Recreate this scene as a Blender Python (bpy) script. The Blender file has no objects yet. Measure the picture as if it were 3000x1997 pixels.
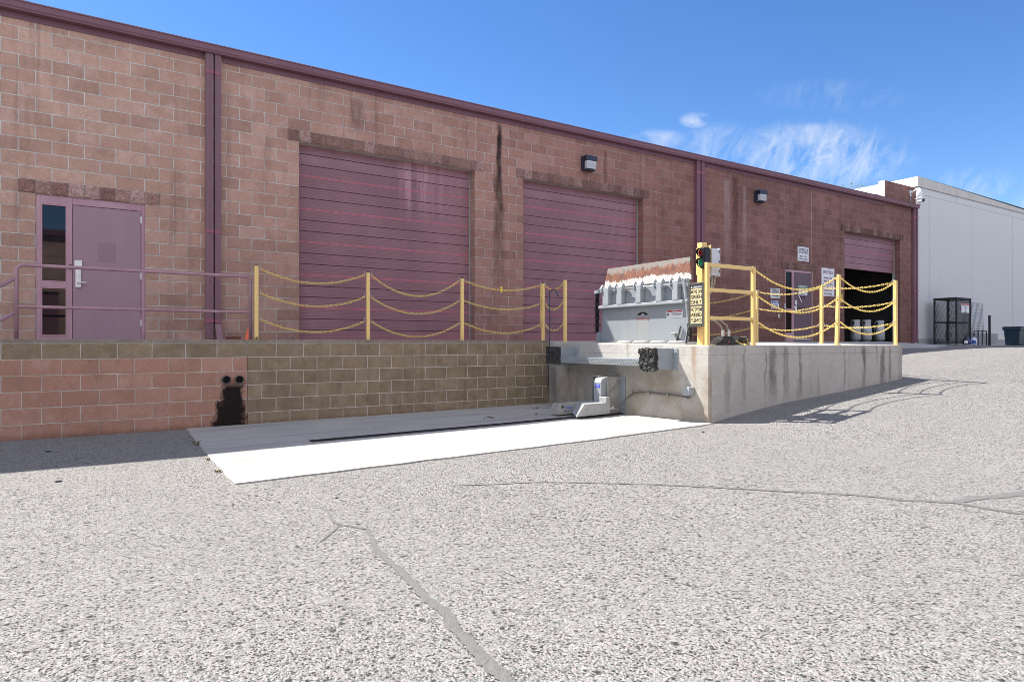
import bpy, bmesh, math, random
from mathutils import Vector, Matrix, noise
random.seed(7)
SC = bpy.context.scene
COL = SC.collection
R = math.radians

# ------------------------------------------------------------------ node helpers
class NT:
    def __init__(s, name):
        s.m = bpy.data.materials.new(name); s.m.use_nodes = True
        s.t = s.m.node_tree; s.t.nodes.clear()
        s.out = s.n('ShaderNodeOutputMaterial')
    def n(s, typ, ins=None, **props):
        nd = s.t.nodes.new(typ)
        for k, v in props.items(): setattr(nd, k, v)
        for k, v in (ins or {}).items(): s.put(nd.inputs[k], v)
        return nd
    def put(s, sock, v):
        if hasattr(v, 'is_output'): s.t.links.new(v, sock)
        elif hasattr(v, 'outputs'): s.t.links.new(v.outputs[0], sock)
        else:
            if isinstance(v, (tuple, list)) and len(v) == 3 and sock.type == 'RGBA': v = (*v, 1)
            sock.default_value = v
    def mth(s, op, a, b=0.0, c=0.0, clamp=False):
        nd = s.n('ShaderNodeMath', operation=op, use_clamp=clamp)
        s.put(nd.inputs[0], a); s.put(nd.inputs[1], b)
        if op in ('SMOOTH_MIN', 'MULTIPLY_ADD', 'COMPARE', 'WRAP'): s.put(nd.inputs[2], c)
        return nd.outputs[0]
    def mix(s, f, a, b, blend='MIX'):
        nd = s.n('ShaderNodeMix', data_type='RGBA', blend_type=blend)
        s.put(nd.inputs[0], f); s.put(nd.inputs[6], a); s.put(nd.inputs[7], b)
        return nd.outputs[2]
    def rng(s, v, a, b, c=0.0, d=1.0, smooth=False):
        nd = s.n('ShaderNodeMapRange', interpolation_type='SMOOTHSTEP' if smooth else 'LINEAR')
        for i, x in enumerate((v, a, b, c, d)): s.put(nd.inputs[i], x)
        return nd.outputs[0]
    def ramp(s, f, stops, interp='LINEAR'):
        nd = s.n('ShaderNodeValToRGB'); cr = nd.color_ramp; cr.interpolation = interp
        while len(cr.elements) < len(stops): cr.elements.new(0.5)
        for e, (p, c) in zip(cr.elements, stops): e.position = p; e.color = (*c, 1) if len(c) == 3 else c
        s.put(nd.inputs[0], f); return nd.outputs[0]
    def pos(s): return s.n('ShaderNodeNewGeometry').outputs['Position']
    def objc(s): return s.n('ShaderNodeTexCoord').outputs['Object']
    def xyz(s, v):
        nd = s.n('ShaderNodeSeparateXYZ'); s.put(nd.inputs[0], v); return nd.outputs
    def vec(s, x, y, z):
        nd = s.n('ShaderNodeCombineXYZ')
        for i, q in enumerate((x, y, z)): s.put(nd.inputs[i], q)
        return nd.outputs[0]
    def noise(s, v, scale, detail=4, rough=.55, dist=0.0):
        nd = s.n('ShaderNodeTexNoise', {'Scale': scale, 'Detail': detail, 'Roughness': rough, 'Distortion': dist})
        s.put(nd.inputs['Vector'], v); return nd.outputs[0]
    def vscale(s, v, sx, sy, sz):
        nd = s.n('ShaderNodeVectorMath', operation='MULTIPLY'); s.put(nd.inputs[0], v); nd.inputs[1].default_value = (sx, sy, sz)
        return nd.outputs[0]
    def bump(s, h, strength=.5, dist=.01, normal=None):
        nd = s.n('ShaderNodeBump', {'Strength': strength, 'Distance': dist, 'Height': h})
        if normal is not None: s.put(nd.inputs['Normal'], normal)
        return nd.outputs[0]
    def done(s, color, rough=.6, metal=0.0, normal=None, spec=.5, **kw):
        p = s.n('ShaderNodeBsdfPrincipled', {'Base Color': color, 'Roughness': rough, 'Metallic': metal, 'Specular IOR Level': spec})
        if normal is not None: s.put(p.inputs['Normal'], normal)
        for k, v in kw.items(): s.put(p.inputs[k], v)
        s.t.links.new(p.outputs[0], s.out.inputs[0]); return s.m

def plain(name, col, rough=.5, metal=0.0, var=.12, dirt=(.08, .07, .06), dirtamt=.25, scale=6.0, bump=.15, bscale=60, spec=.5):
    """painted or bare surface: base colour, gentle mottling, patchy dirt and a fine uneven surface"""
    t = NT(name); p = t.pos()
    n1 = t.noise(p, scale, 5, .6); n2 = t.noise(p, scale * 7, 4, .6)
    c = t.mix(t.rng(n1, .3, .7), tuple(x * (1 - var) for x in col), tuple(min(1, x * (1 + var)) for x in col))
    d = t.rng(t.mth('MULTIPLY', n1, n2), .24, .42, 0, dirtamt)
    c = t.mix(d, c, dirt)
    r = t.rng(n2, .3, .7, rough * .85, min(1, rough * 1.15))
    return t.done(c, r, metal, t.bump(t.noise(p, bscale, 3), bump, .004), spec)

M = {}
# ------------------------------------------------------------------ block wall materials
def cmu(name, x0, pal, mortar, mw=.005, extra=None, bumps=1.0):
    t = NT(name); p = t.pos(); X, Y, Z = t.xyz(p)
    u = t.mth('ADD', t.mth('ADD', X, Y), x0); v = t.mth('ADD', Z, 20.32)
    wob = t.mth('MULTIPLY', t.mth('SUBTRACT', t.noise(p, 9, 3), .5), .012)
    uv = t.vec(t.mth('ADD', u, wob), t.mth('ADD', v, wob), 0.0)
    def brick(c1, c2, cm):
        b = t.n('ShaderNodeTexBrick', {'Vector': uv, 'Color1': c1, 'Color2': c2, 'Mortar': cm, 'Scale': 1.0, 'Mortar Size': mw, 'Mortar Smooth': .35, 'Bias': 0.0, 'Brick Width': .4064, 'Row Height': .2032})
        b.offset = .5; b.offset_frequency = 2; return b
    b = brick((0, 0, 0), (1, 1, 1), (.5, .5, .5))
    tone = t.xyz(b.outputs[0])[0]; fac = b.outputs[1]
    big = t.noise(p, .8, 4, .6); mid = t.noise(p, 5, 4, .6); fine = t.noise(p, 130, 2, .7); spk = t.noise(p, 330, 1, .5)
    c = t.ramp(t.mth('ADD', t.mth('MULTIPLY', tone, .68), t.mth('MULTIPLY', t.rng(big, .25, .75), .32)), pal)
    gr = t.noise(p, 42, 4, .75); gr2 = t.noise(p, 17, 3, .6)
    c = t.mix(t.rng(gr, .38, .7, 0, .75), t.mix(.30, c, (.04, .027, .022)), t.mix(.14, c, (.75, .62, .54)))
    c = t.mix(t.rng(gr2, .55, .75, 0, .4), c, t.mix(.6, c, (.16, .12, .10)))
    c = t.mix(t.rng(mid, .35, .75, 0, .35), c, t.mix(.5, c, (.46, .32, .25)))
    c = t.mix(t.rng(fine, .35, .75, 0, 1), t.mix(.36, c, (.03, .02, .016)), t.mix(.22, c, (.7, .58, .5)))
    c = t.mix(t.rng(spk, .62, .72, 0, .5), c, (.05, .035, .03))
    cl_ = t.noise(p, 3.4, 5, .7); c = t.mix(t.rng(cl_, .52, .72, 0, .5), c, t.mix(.55, c, (.12, .085, .075))); c = t.mix(t.rng(cl_, .46, .3, 0, .4), c, t.mix(.35, c, (.72, .6, .56)))
    mcol = t.mix(t.rng(mid, .3, .7), tuple(x * .6 for x in mortar), mortar)
    mvis = t.mth('MULTIPLY', fac, t.rng(t.noise(p, 2.3, 3), .32, .6, .78, 1))
    rim = t.rng(t.mth('ABSOLUTE', t.mth('SUBTRACT', fac, .35)), .3, .0, 0, .55)
    c = t.mix(mvis, c, mcol); c = t.mix(t.mth('MULTIPLY', rim, t.rng(mid, .35, .6)), c, (.09, .06, .05))
    # rain streaks running down the face
    st = t.noise(t.vscale(p, 5.5, 5.5, .22), 1.0, 5, .6)
    c = t.mix(t.mth('MULTIPLY', t.rng(st, .55, .75, 0, .5), t.rng(big, .4, .6, .15, 1)), c, (.085, .05, .04))
    ef = t.noise(t.vscale(p, 3.1, 3.1, .5), 1.3, 5, .65)
    c = t.mix(t.rng(ef, .6, .8, 0, .3), c, (.5, .42, .4))
    t.fac = mvis
    if extra: c = extra(t, c, X, Y, Z, p)
    h = t.mth('ADD', t.mth('MULTIPLY', fac, -1.0), t.mth('MULTIPLY', fine, .35))
    return t.done(c, .92, 0, t.bump(h, .7 * bumps, .006), .25)

def streak(t, c, X, Z, p, xc, w0, w1, ztop, zbot, col, amt, seed):
    """one run-down stain: centre xc, half width w0 at the top and w1 at the bottom"""
    n = t.mth('SUBTRACT', t.noise(t.vscale(p, 6, 6, 2.2), 1.0 + seed, 4), .5)
    d = t.mth('ABSOLUTE', t.mth('ADD', t.mth('SUBTRACT', X, xc), t.mth('MULTIPLY', n, .22)))
    w = t.rng(Z, ztop, zbot, w0, w1)
    m = t.rng(t.mth('DIVIDE', d, w), 1.0, .25, 0, 1, True)
    f = t.mth('MULTIPLY', t.rng(Z, zbot, ztop - .5, 0, 1, True), t.rng(Z, ztop, ztop - .12, 0, 1))
    f = t.mth('MULTIPLY', f, t.rng(t.noise(t.vscale(p, 14, 14, 3), 1.0, 3), .25, .7, .4, 1))
    return t.mix(t.mth('MULTIPLY', t.mth('MULTIPLY', m, f), amt), c, col)

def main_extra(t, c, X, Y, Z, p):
    f = t.mth('ADD', t.rng(X, -1.0, 15.0, 1.30, .56), t.mth('MULTIPLY', t.mth('SUBTRACT', t.noise(p, .5, 4), .5), .35))  # light falling off along the wall is painted into the block colour
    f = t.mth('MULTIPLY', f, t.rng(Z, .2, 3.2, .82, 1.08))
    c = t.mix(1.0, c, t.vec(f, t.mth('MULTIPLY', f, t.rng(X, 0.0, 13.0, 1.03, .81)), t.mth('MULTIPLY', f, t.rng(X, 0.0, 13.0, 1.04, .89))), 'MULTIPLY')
    c = streak(t, c, X, Z, p, 7.2, .07, .33, 4.79, -.2, (.022, .014, .010), .98, .1)
    c = streak(t, c, X, Z, p, 7.2, .05, .12, 4.79, 2.6, (.008, .006, .006), .98, .7)
    c = streak(t, c, X, Z, p, 14.95, .16, .22, 4.75, 1.0, (.075, .035, .022), .8, .2)
    c = streak(t, c, X, Z, p, 14.6, .15, .2, 4.6, 1.2, (.42, .33, .32), .5, .3)
    c = streak(t, c, X, Z, p, 15.35, .12, .2, 4.5, 1.2, (.42, .33, .32), .45, .4)
    c = streak(t, c, X, Z, p, 10.2, .05, .1, 4.7, 3.4, (.03, .02, .02), .7, .5)
    c = streak(t, c, X, Z, p, 4.05, .15, .3, 4.7, 3.9, (.05, .03, .03), .6, .6)
    return c
PAL_R = [(0.0, (.34, .165, .11)), (.3, (.50, .255, .175)), (.65, (.58, .31, .222)), (1.0, (.72, .44, .33))]
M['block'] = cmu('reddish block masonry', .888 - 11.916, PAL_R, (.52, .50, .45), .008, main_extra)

def low_extra(t, c, X, Y, Z, p):
    brown = t.mix(t.rng(t.noise(p, 6, 4), .3, .7), (.215, .16, .105), (.285, .222, .15))
    pink = t.mth('MULTIPLY', t.mth('LESS_THAN', X, 1.762), t.mth('LESS_THAN', Z, -.2))
    fine = t.noise(p, 130, 2, .7)
    lum = t.n('ShaderNodeRGBToBW'); t.put(lum.inputs[0], c); l = lum.outputs[0]
    bw = t.mix(1.0, t.vec(t.mth('MULTIPLY', l, 3.9), t.mth('MULTIPLY', l, 3.9), t.mth('MULTIPLY', l, 3.9)), brown, 'MULTIPLY')
    bw = t.mix(t.mth('MULTIPLY', t.fac, .85), bw, t.mix(t.noise(p, 5, 3), (.38, .365, .33), (.66, .64, .59)))
    c = t.mix(pink, bw, c)
    # pale joint scrapes
    c = t.mix(t.mth('LESS_THAN', t.mth('ABSOLUTE', t.mth('SUBTRACT', X, 1.762)), .004), c, (.02, .018, .016))
    # white mineral bloom on the brown part
    ef = t.noise(t.vscale(p, 2.2, 2.2, 1.1), 1.6, 6, .7)
    c = t.mix(t.rng(ef, .6, .78, 0, .4), c, (.42, .4, .37))
    bm_ = t.mth('MULTIPLY', t.rng(t.mth('ADD', Z, t.mth('MULTIPLY', t.noise(p, 8, 4), .12)), -1.06, -1.15), .55)
    c = t.mix(bm_, c, (.11, .05, .035))
    # black water stain below the two drain pipes
    n = t.mth('MULTIPLY', t.mth('SUBTRACT', t.noise(p, 9, 5, .7), .5), .3)
    wl = t.rng(Z, -.6, -1.22, .145, .25)
    d = t.mth('ABSOLUTE', t.mth('ADD', t.mth('SUBTRACT', X, t.rng(Z, -.6, -1.22, 1.565, 1.51)), n))
    m = t.mth('MULTIPLY', t.rng(t.mth('ADD', t.mth('DIVIDE', d, wl), t.mth('MULTIPLY', t.mth('SUBTRACT', t.noise(p, 90, 2), .5), .9)), 1.1, .8), t.rng(Z, -.56, -.64))
    m = t.mth('MULTIPLY', m, t.mth('LESS_THAN', X, 1.764))
    m = t.mth('MULTIPLY', m, t.rng(fine, .3, .62, 1, .95))
    return t.mix(m, c, (.003, .003, .003))
PAL_L = [(0.0, (.48, .215, .135)), (.35, (.56, .255, .165)), (.65, (.62, .295, .20)), (1.0, (.70, .37, .26))]
M['lowblock'] = cmu('pink and brown retaining block', 1.089 - 10.044, PAL_L, (.62, .57, .50), .0062, low_extra)
M['cap'] = cmu('block cap course', 1.0, [(0, (.22, .19, .145)), (1, (.34, .30, .235))], (.4, .38, .34), .005)

def split_face():
    t = NT('split faced lintel block'); p = t.pos(); X, Y, Z = t.xyz(p)
    u = t.mth('ADD', X, .888)
    cell = t.mth('FLOOR', t.mth('DIVIDE', u, .2032))
    wn = t.n('ShaderNodeTexWhiteNoise', noise_dimensions='1D'); t.put(wn.inputs['W'], cell)
    fr = t.mth('FRACT', t.mth('DIVIDE', u, .2032))
    joint = t.mth('LESS_THAN', t.mth('MINIMUM', fr, t.mth('SUBTRACT', 1.0, fr)), .022)
    n = t.noise(p, 45, 5, .7); n2 = t.noise(p, 14, 4)
    c = t.ramp(t.mth('ADD', t.mth('MULTIPLY', wn.outputs[0], .25), t.mth('MULTIPLY', n, .75)), [(.25, (.17, .09, .075)), (.5, (.36, .205, .17)), (.75, (.66, .48, .43))])
    c = t.mix(t.rng(n2, .5, .72, 0, .45), c, (.10, .065, .055))
    fx = t.rng(X, 0.0, 15.0, 1.0, .52); c = t.mix(1.0, c, t.vec(fx, fx, fx), 'MULTIPLY')  # lintels darken to the right, same painted light falloff as the wall
    c = t.mix(joint, c, (.25, .22, .2))
    return t.done(c, .95, 0, t.bump(t.mth('ADD', n, t.mth('MULTIPLY', joint, -.5)), 1.0, .02), .2)
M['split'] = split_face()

# ------------------------------------------------------------------ concrete, asphalt
def concrete(name, a, b, stainfn=None, rough=.9, pits=.5, bumps=.4):
    t = NT(name); p = t.pos(); X, Y, Z = t.xyz(p)
    n = t.noise(p, 1.7, 6, .65); n2 = t.noise(p, 22, 4, .6); n3 = t.noise(p, 160, 2, .6)
    c = t.mix(t.rng(n, .32, .68), a, b)
    c = t.mix(t.rng(n2, .35, .7, 0, .35), c, tuple(x * .62 for x in a))
    c = t.mix(t.rng(n3, .6, .75, 0, pits), c, tuple(x * .35 for x in a))
    if stainfn: c = stainfn(t, c, X, Y, Z, p)
    return t.done(c, rough, 0, t.bump(t.mth('ADD', n3, t.mth('MULTIPLY', n2, .8)), bumps, .006), .25)

def dock_stain(t, c, X, Y, Z, p):
    st = t.noise(t.vscale(p, 3.6, 3.6, .28), 1.0, 5, .6)
    fade = t.rng(t.noise(p, 1.2, 3), .35, .6)
    c = t.mix(t.mth('MULTIPLY', t.rng(st, .57, .7, 0, .75), fade), c, (.075, .062, .05))
    ru = t.noise(t.vscale(p, 4.4, 4.4, .35), 1.7, 4, .6)
    c = t.mix(t.rng(ru, .6, .78, 0, .5), c, (.27, .16, .085))
    # faint cold joint below the top edge
    jl = t.mth('ABSOLUTE', t.mth('ADD', t.mth('ADD', Z, .165), t.mth('MULTIPLY', t.mth('SUBTRACT', t.noise(p, 3, 3), .5), .03)))
    c = t.mix(t.rng(jl, .006, .001, 0, .5), c, (.12, .1, .085))
    # tan grime over the truck face
    face = t.mth('MULTIPLY', t.mth('LESS_THAN', X, 7.25), t.rng(Z, -.3, -.5))
    c = t.mix(t.mth('MULTIPLY', face, t.rng(t.noise(p, 2.3, 5, .6), .35, .65, .1, .65)), c, (.27, .20, .13))
    face2 = t.mth('MULTIPLY', face, t.rng(Y, 8.3, 9.3))
    c = t.mix(t.mth('MULTIPLY', face2, t.rng(t.noise(t.vscale(p, 3, 3, .7), 1.4, 5, .6), .4, .65, 0, .7)), c, (.13, .12, .125))
    for xc, wd, a in ((8.62, .16, .75), (8.95, .12, .6), (9.32, .06, .7), (11.15, .09, .7), (11.75, .13, .85), (12.0, .07, .6), (10.55, .05, .5), (7.95, .06, .45), (8.45, .05, .5)):
        c = streak(t, c, X, Z, p, xc, wd * .6, wd * 1.25, -.0, -1.1, (.085, .062, .05), a, xc % 1)
    # rust run near the corner of the truck face
    d = t.mth('ABSOLUTE', t.mth('ADD', t.mth('SUBTRACT', Y, 6.45), t.mth('MULTIPLY', t.mth('SUBTRACT', t.noise(t.vscale(p, 3, 3, 2), 2.0, 4), .5), .2)))
    m = t.mth('MULTIPLY', t.mth('MULTIPLY', t.rng(d, .07, .01), t.mth('LESS_THAN', X, 7.21)), t.rng(Z, -.85, -.2))
    c = t.mix(t.mth('MULTIPLY', m, .6), c, (.30, .17, .08))
    return c
M['dock'] = concrete('weathered dock concrete', (.43, .41, .37), (.55, .53, .485), dock_stain, bumps=.8)
def pad_stain(t, c, X, Y, Z, p):
    st = t.noise(t.vscale(p, .35, 2.6, 1), 1.4, 5, .6)
    c = t.mix(t.rng(st, .5, .72, 0, .6), c, (.21, .20, .19))
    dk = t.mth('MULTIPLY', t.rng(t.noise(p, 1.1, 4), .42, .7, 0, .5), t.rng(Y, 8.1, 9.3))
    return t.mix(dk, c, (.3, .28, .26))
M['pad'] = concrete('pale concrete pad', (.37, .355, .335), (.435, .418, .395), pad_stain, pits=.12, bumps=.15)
M['walk'] = concrete('grey walkway concrete', (.36, .35, .34), (.45, .44, .42), None, pits=.2)
M['apron'] = concrete('broom finished apron concrete', (.40, .40, .40), (.47, .47, .46), None, pits=.15)

def asphalt():
    t = NT('worn chip seal asphalt'); p = t.pos(); X, Y, Z = t.xyz(p)
    flat = t.vec(X, Y, 0.0)
    warp = t.n('ShaderNodeTexNoise', {'Scale': 40.0, 'Detail': 2.0}); t.put(warp.inputs['Vector'], flat)
    wv = t.n('ShaderNodeVectorMath', operation='MULTIPLY_ADD'); t.put(wv.inputs[0], warp.outputs[1]); wv.inputs[1].default_value = (.012, .012, 0); t.put(wv.inputs[2], flat)
    def vor(scale, feat='F1'):
        v = t.n('ShaderNodeTexVoronoi', {'Scale': scale, 'Randomness': 1.0}, feature=feat, voronoi_dimensions='2D'); t.put(v.inputs['Vector'], wv); return v
    v1 = vor(85.0); v2 = vor(190.0)
    e1 = vor(85.0, 'DISTANCE_TO_EDGE')
    r1 = t.xyz(v1.outputs['Color'])[0]; r2 = t.xyz(v2.outputs['Color'])[1]
    stone = t.ramp(r1, [(0, (.035, .034, .036)), (.07, (.06, .055, .055)), (.10, (.20, .195, .183)), (.45, (.315, .309, .291)), (.80, (.42, .412, .39)), (.90, (.40, .305, .27)), (1, (.54, .53, .505))])
    grit = t.ramp(r2, [(0, (.06, .06, .06)), (.12, (.15, .147, .139)), (.6, (.28, .275, .259)), (1, (.42, .412, .39))])
    c = t.mix(t.rng(r2, .25, .75, .1, .6), stone, grit)
    cl = t.noise(flat, 38, 4, .6); pk = t.noise(flat, 110, 2, .5)
    hole = t.mth('MULTIPLY', t.rng(cl, .5, .66), t.rng(pk, .47, .6))
    c = t.mix(t.mth('MULTIPLY', t.rng(t.noise(flat, 44, 3, .6), .62, .67), .6), c, (.022, .021, .022))
    c = t.mix(t.mth('MULTIPLY', hole, .45), c, (.03, .029, .03))
    c = t.mix(t.rng(e1.outputs['Distance'], .10, .02, 0, .45), c, (.075, .072, .07))
    pit = None
    st2 = t.vscale(wv.outputs[0], 1.0, 1.0, 1.0)
    for sc, thr, rad in ((19.0, .10, .36), (33.0, .17, .40), (58.0, .24, .46), (95.0, .27, .5)):
        vp = t.n('ShaderNodeTexVoronoi', {'Scale': sc, 'Randomness': 1.0}, voronoi_dimensions='2D'); t.put(vp.inputs['Vector'], st2)
        rr = t.xyz(vp.outputs['Color']); rd_ = t.mth('MULTIPLY', t.rng(rr[1], 0, 1, .2, 1), rad)
        dd = t.mth('ADD', vp.outputs['Distance'], t.mth('MULTIPLY', t.mth('SUBTRACT', pk, .5), .5))
        q = t.mth('MULTIPLY', t.mth('LESS_THAN', t.mth('ADD', rr[0], t.mth('MULTIPLY', t.mth('SUBTRACT', t.noise(flat, .9, 3), .5), .22)), thr), t.rng(dd, rd_, t.mth('MULTIPLY', rd_, .55)))
        pit = q if pit is None else t.mth('MAXIMUM', pit, q)
    c = t.mix(t.mth('MULTIPLY', pit, .95), c, (.018, .018, .019))  # shade down in the holes and pits is painted as near-black spots
    big = t.noise(flat, .35, 5, .6); mid = t.noise(flat, 2.4, 4, .6)
    c = t.mix(t.rng(big, .35, .7, 0, .34), c, (.26, .255, .245))
    c = t.mix(t.rng(mid, .5, .78, 0, .3), c, (.33, .323, .305))
    h = t.mth('ADD', t.mth('ADD', t.mth('MULTIPLY', t.mth('SUBTRACT', 1.0, v1.outputs['Distance']), .9), t.mth('MULTIPLY', v2.outputs['Distance'], -.35)), t.mth('MULTIPLY', t.rng(t.noise(flat, 44, 3, .6), .57, .66), -1.4))
    h = t.mth('ADD', t.mth('ADD', h, t.mth('MULTIPLY', r1, .55)), t.mth('MULTIPLY', pit, -1.3))
    return t.done(c, .9, 0, t.bump(h, .75, .012), .2)
M['asphalt'] = asphalt()
def sealant():
    t = NT('grey crack sealant'); p = t.pos(); n = t.noise(p, 28, 5, .65); n2 = t.noise(p, 130, 3)
    return t.done(t.mix(n, (.105, .103, .097), (.185, .181, .172)), .8, 0, t.bump(t.mth('ADD', n, t.mth('MULTIPLY', n2, .4)), .8, .02))
M['seal'] = sealant()

# ------------------------------------------------------------------ paints and metals
def purple(name, a, fade, amt=.3):
    t = NT(name); p = t.pos()
    n = t.noise(t.vscale(p, 1.2, 1.2, .5), 1.5, 5, .6); n2 = t.noise(p, 34, 4, .6)
    c = t.mix(t.rng(n, .42, .78, 0, amt), a, fade); c = t.mix(t.rng(n2, .5, .8, 0, .2), c, tuple(x * .5 for x in a))
    return t.done(c, t.rng(n2, .3, .7, .42, .62), 0, t.bump(n2, .08, .004))
M['trim'] = purple('plum painted metal trim', (.19, .085, .115), (.30, .165, .20))
M['pipe'] = purple('faded plum downspout', (.22, .115, .14), (.30, .18, .205))
M['pipedark'] = purple('darker plum downspout', (.09, .045, .085), (.14, .075, .12))
M['collar'] = purple('reddish plum collar', (.27, .085, .115), (.33, .14, .165))
M['doorpaint'] = purple('plum painted steel door', (.30, .19, .225), (.38, .255, .285), .35)
M['doordark'] = purple('dull plum door leaf', (.115, .066, .085), (.16, .10, .12), .3)
M['frame'] = purple('plum door frame', (.38, .21, .25), (.58, .38, .42), .6)
def rail_mat():
    t = NT('worn plum railing paint'); p = t.pos(); n = t.noise(t.vscale(p, 2.5, 2.5, 5), 2.2, 5, .7)
    c = t.mix(t.rng(t.noise(p, 5, 4), .3, .7), (.30, .165, .20), (.38, .23, .26)); c = t.mix(t.rng(n, .63, .7, 0, .8), c, (.5, .38, .4))
    return t.done(c, .45, 0, t.bump(n, .1, .004))
M['rail'] = rail_mat()
def roller():
    t = NT('plum sectional door'); p = t.pos(); X, Y, Z = t.xyz(p)
    n = t.noise(t.vscale(p, .55, .55, .4), 1.3, 5, .6); st = t.noise(t.vscale(p, 5, 5, .3), 1.0, 5, .65); n2 = t.noise(p, 55, 3)
    c = t.mix(t.rng(n, .35, .7), (.225, .104, .125), (.30, .148, .168))
    c = t.mix(t.mth('MULTIPLY', t.rng(st, .5, .75, 0, .55), t.rng(n, .45, .75)), c, (.46, .25, .30))
    # embossed lines between the ribs
    f = t.mth('FRACT', t.mth('DIVIDE', Z, .0508)); ln = t.mth('LESS_THAN', f, .09)
    c = t.mix(t.mth('MULTIPLY', ln, .5), c, (.05, .03, .045))
    # chalky faded band near the head and a washed patch, as weathered on the wide door
    top = t.mth('MULTIPLY', t.rng(Z, 3.25, 3.42), t.rng(t.noise(t.vscale(p, 2, 2, 2), 1.0, 4), .3, .7, .25, .75))
    c = t.mix(t.mth('MULTIPLY', top, .6), c, (.46, .25, .30))
    ex = t.mth('MULTIPLY', t.rng(t.mth('ABSOLUTE', t.mth('SUBTRACT', X, 5.45)), .8, .25, 0, 1, True), t.rng(Z, 2.3, 3.2, 0, 1, True))
    c = t.mix(t.mth('MULTIPLY', ex, t.rng(st, .42, .62, 0, .75)), c, (.55, .30, .34))
    low = t.rng(Z, .28, .1, 0, .45); c = t.mix(low, c, (.36, .14, .17))
    return t.done(c, t.rng(n2, .3, .7, .42, .6), 0, t.bump(t.mth('ADD', t.mth('MULTIPLY', ln, -1.0), t.mth('MULTIPLY', n2, .2)), .5, .004))
M['roller'] = roller()
M['seam'] = plain('worn pink section joint', (.62, .17, .21), .6, dirt=(.16, .08, .11), dirtamt=.6, scale=9)
M['groove'] = plain('dark rib groove', (.10, .045, .058), .7)
M['yellow'] = plain('safety yellow paint', (.80, .57, .22), .42, var=.08, dirt=(.30, .18, .08), dirtamt=.4, scale=9)
M['chain'] = plain('yellow chain coating', (.78, .58, .17), .45, var=.15, dirt=(.25, .2, .08), dirtamt=.3, scale=14)
M['galv'] = plain('galvanised steel', (.38, .395, .39), .5, .2, var=.18, dirt=(.2, .2, .19), dirtamt=.4, scale=9)
M['steel'] = plain('brushed steel', (.6, .61, .62), .32, .9, var=.1)
M['lock'] = plain('satin nickel lock', (.72, .72, .70), .4, .6, var=.06)
M['greypaint'] = plain('pale grey machine paint', (.32, .35, .375), .5, var=.07, dirt=(.25, .24, .22), dirtamt=.3, scale=4)
M['greydark'] = plain('blue grey bracket paint', (.27, .31, .345), .5, var=.08, dirt=(.16, .15, .14), dirtamt=.35)
M['black'] = plain('black plastic', (.015, .015, .017), .4, var=.2, dirtamt=.1)
M['blackmat'] = plain('matt black steel', (.02, .02, .024), .6, var=.2, dirtamt=.1)
M['piperim'] = plain('grey black plastic pipe', (.075, .078, .082), .4, var=.2)
M['rubber'] = plain('torn black rubber', (.022, .022, .022), .75, var=.6, dirt=(.16, .15, .14), dirtamt=.5, scale=25, bump=.9)
M['bronze'] = plain('dark bronze sign frame', (.075, .072, .066), .5, var=.12)
M['navy'] = plain('dark navy lamp housing', (.012, .016, .04), .4, var=.1, dirtamt=.05)
M['lens'] = plain('ribbed lamp lens', (.55, .56, .58), .25, var=.05, dirtamt=.2, bscale=90)
M['white'] = plain('white sign enamel', (.74, .74, .76), .45, var=.02, dirtamt=.12)
M['signyel'] = plain('yellow sign face', (.80, .66, .36), .5, var=.02, dirtamt=.1)
M['signyel2'] = plain('bright yellow sign', (.72, .52, .05), .5, var=.03, dirtamt=.15)
M['ink'] = plain('black lettering', (.014, .014, .015), .5, var=.05, dirtamt=0)
M['inkgrey'] = plain('dark grey lettering', (.035, .033, .03), .5, var=.05, dirtamt=0)
M['navyink'] = plain('navy lettering', (.02, .03, .07), .5, var=.05, dirtamt=0)
M['maroon'] = plain('maroon lettering', (.17, .03, .06), .5, var=.05, dirtamt=0)
M['red'] = plain('red sign paint', (.42, .015, .03), .5, var=.05, dirtamt=.05)
M['blue'] = plain('blue sign paint', (.025, .09, .34), .5, var=.05, dirtamt=.05)
M['labelblue'] = plain('bright blue label', (.03, .06, .55), .5, var=.05, dirtamt=.05)
M['green'] = plain('green sign paint', (.02, .19, .11), .5, var=.05, dirtamt=.05)
M['orange'] = plain('orange cone plastic', (.72, .13, .05), .5, var=.08)
M['conebase'] = plain('red cone plastic', (.30, .02, .03), .5, var=.08)  # darker red for the cone's square base
M['brickred'] = plain('crumbly red brick', (.17, .055, .04), .9, var=.3, bump=.8, scale=20)
M['whitewall'] = plain('white stucco', (.60, .60, .60), .85, var=.02, dirt=(.45, .46, .48), dirtamt=.12, scale=.6, bump=.25, bscale=45)
def coping():
    t = NT('streaked off white coping'); p = t.pos()
    st = t.noise(t.vscale(p, 3.2, 3.2, .5), 1.3, 5, .65)
    c = t.mix(t.rng(st, .5, .75, 0, .45), (.56, .53, .50), (.33, .30, .26))
    return t.done(c, .85, 0, t.bump(t.noise(p, 60, 3), .2, .004), .3)
M['coping'] = coping()
M['limewash'] = plain('limewashed block end', (.62, .57, .55), .9, var=.06, dirt=(.4, .28, .25), dirtamt=.5, scale=3)
M['line'] = plain('grey panel joint', (.34, .36, .39), .8)
M['joint'] = plain('pale joint sealant', (.60, .52, .48), .8, var=.08)
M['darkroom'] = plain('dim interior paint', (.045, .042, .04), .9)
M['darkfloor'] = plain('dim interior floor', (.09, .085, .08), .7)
M['sky_glass'] = None
t = NT('dark tinted glass'); M['glass'] = t.done((.003, .004, .006), .02, 0, None, .6)
t = NT('dark low reflection glass'); M['dullpane'] = t.done((.006, .007, .006), .12, 0, None, .12)  # plain glass with its reflection turned down to keep the sky out
t = NT('black void'); M['void'] = t.done((.003, .003, .003), .9)
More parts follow.
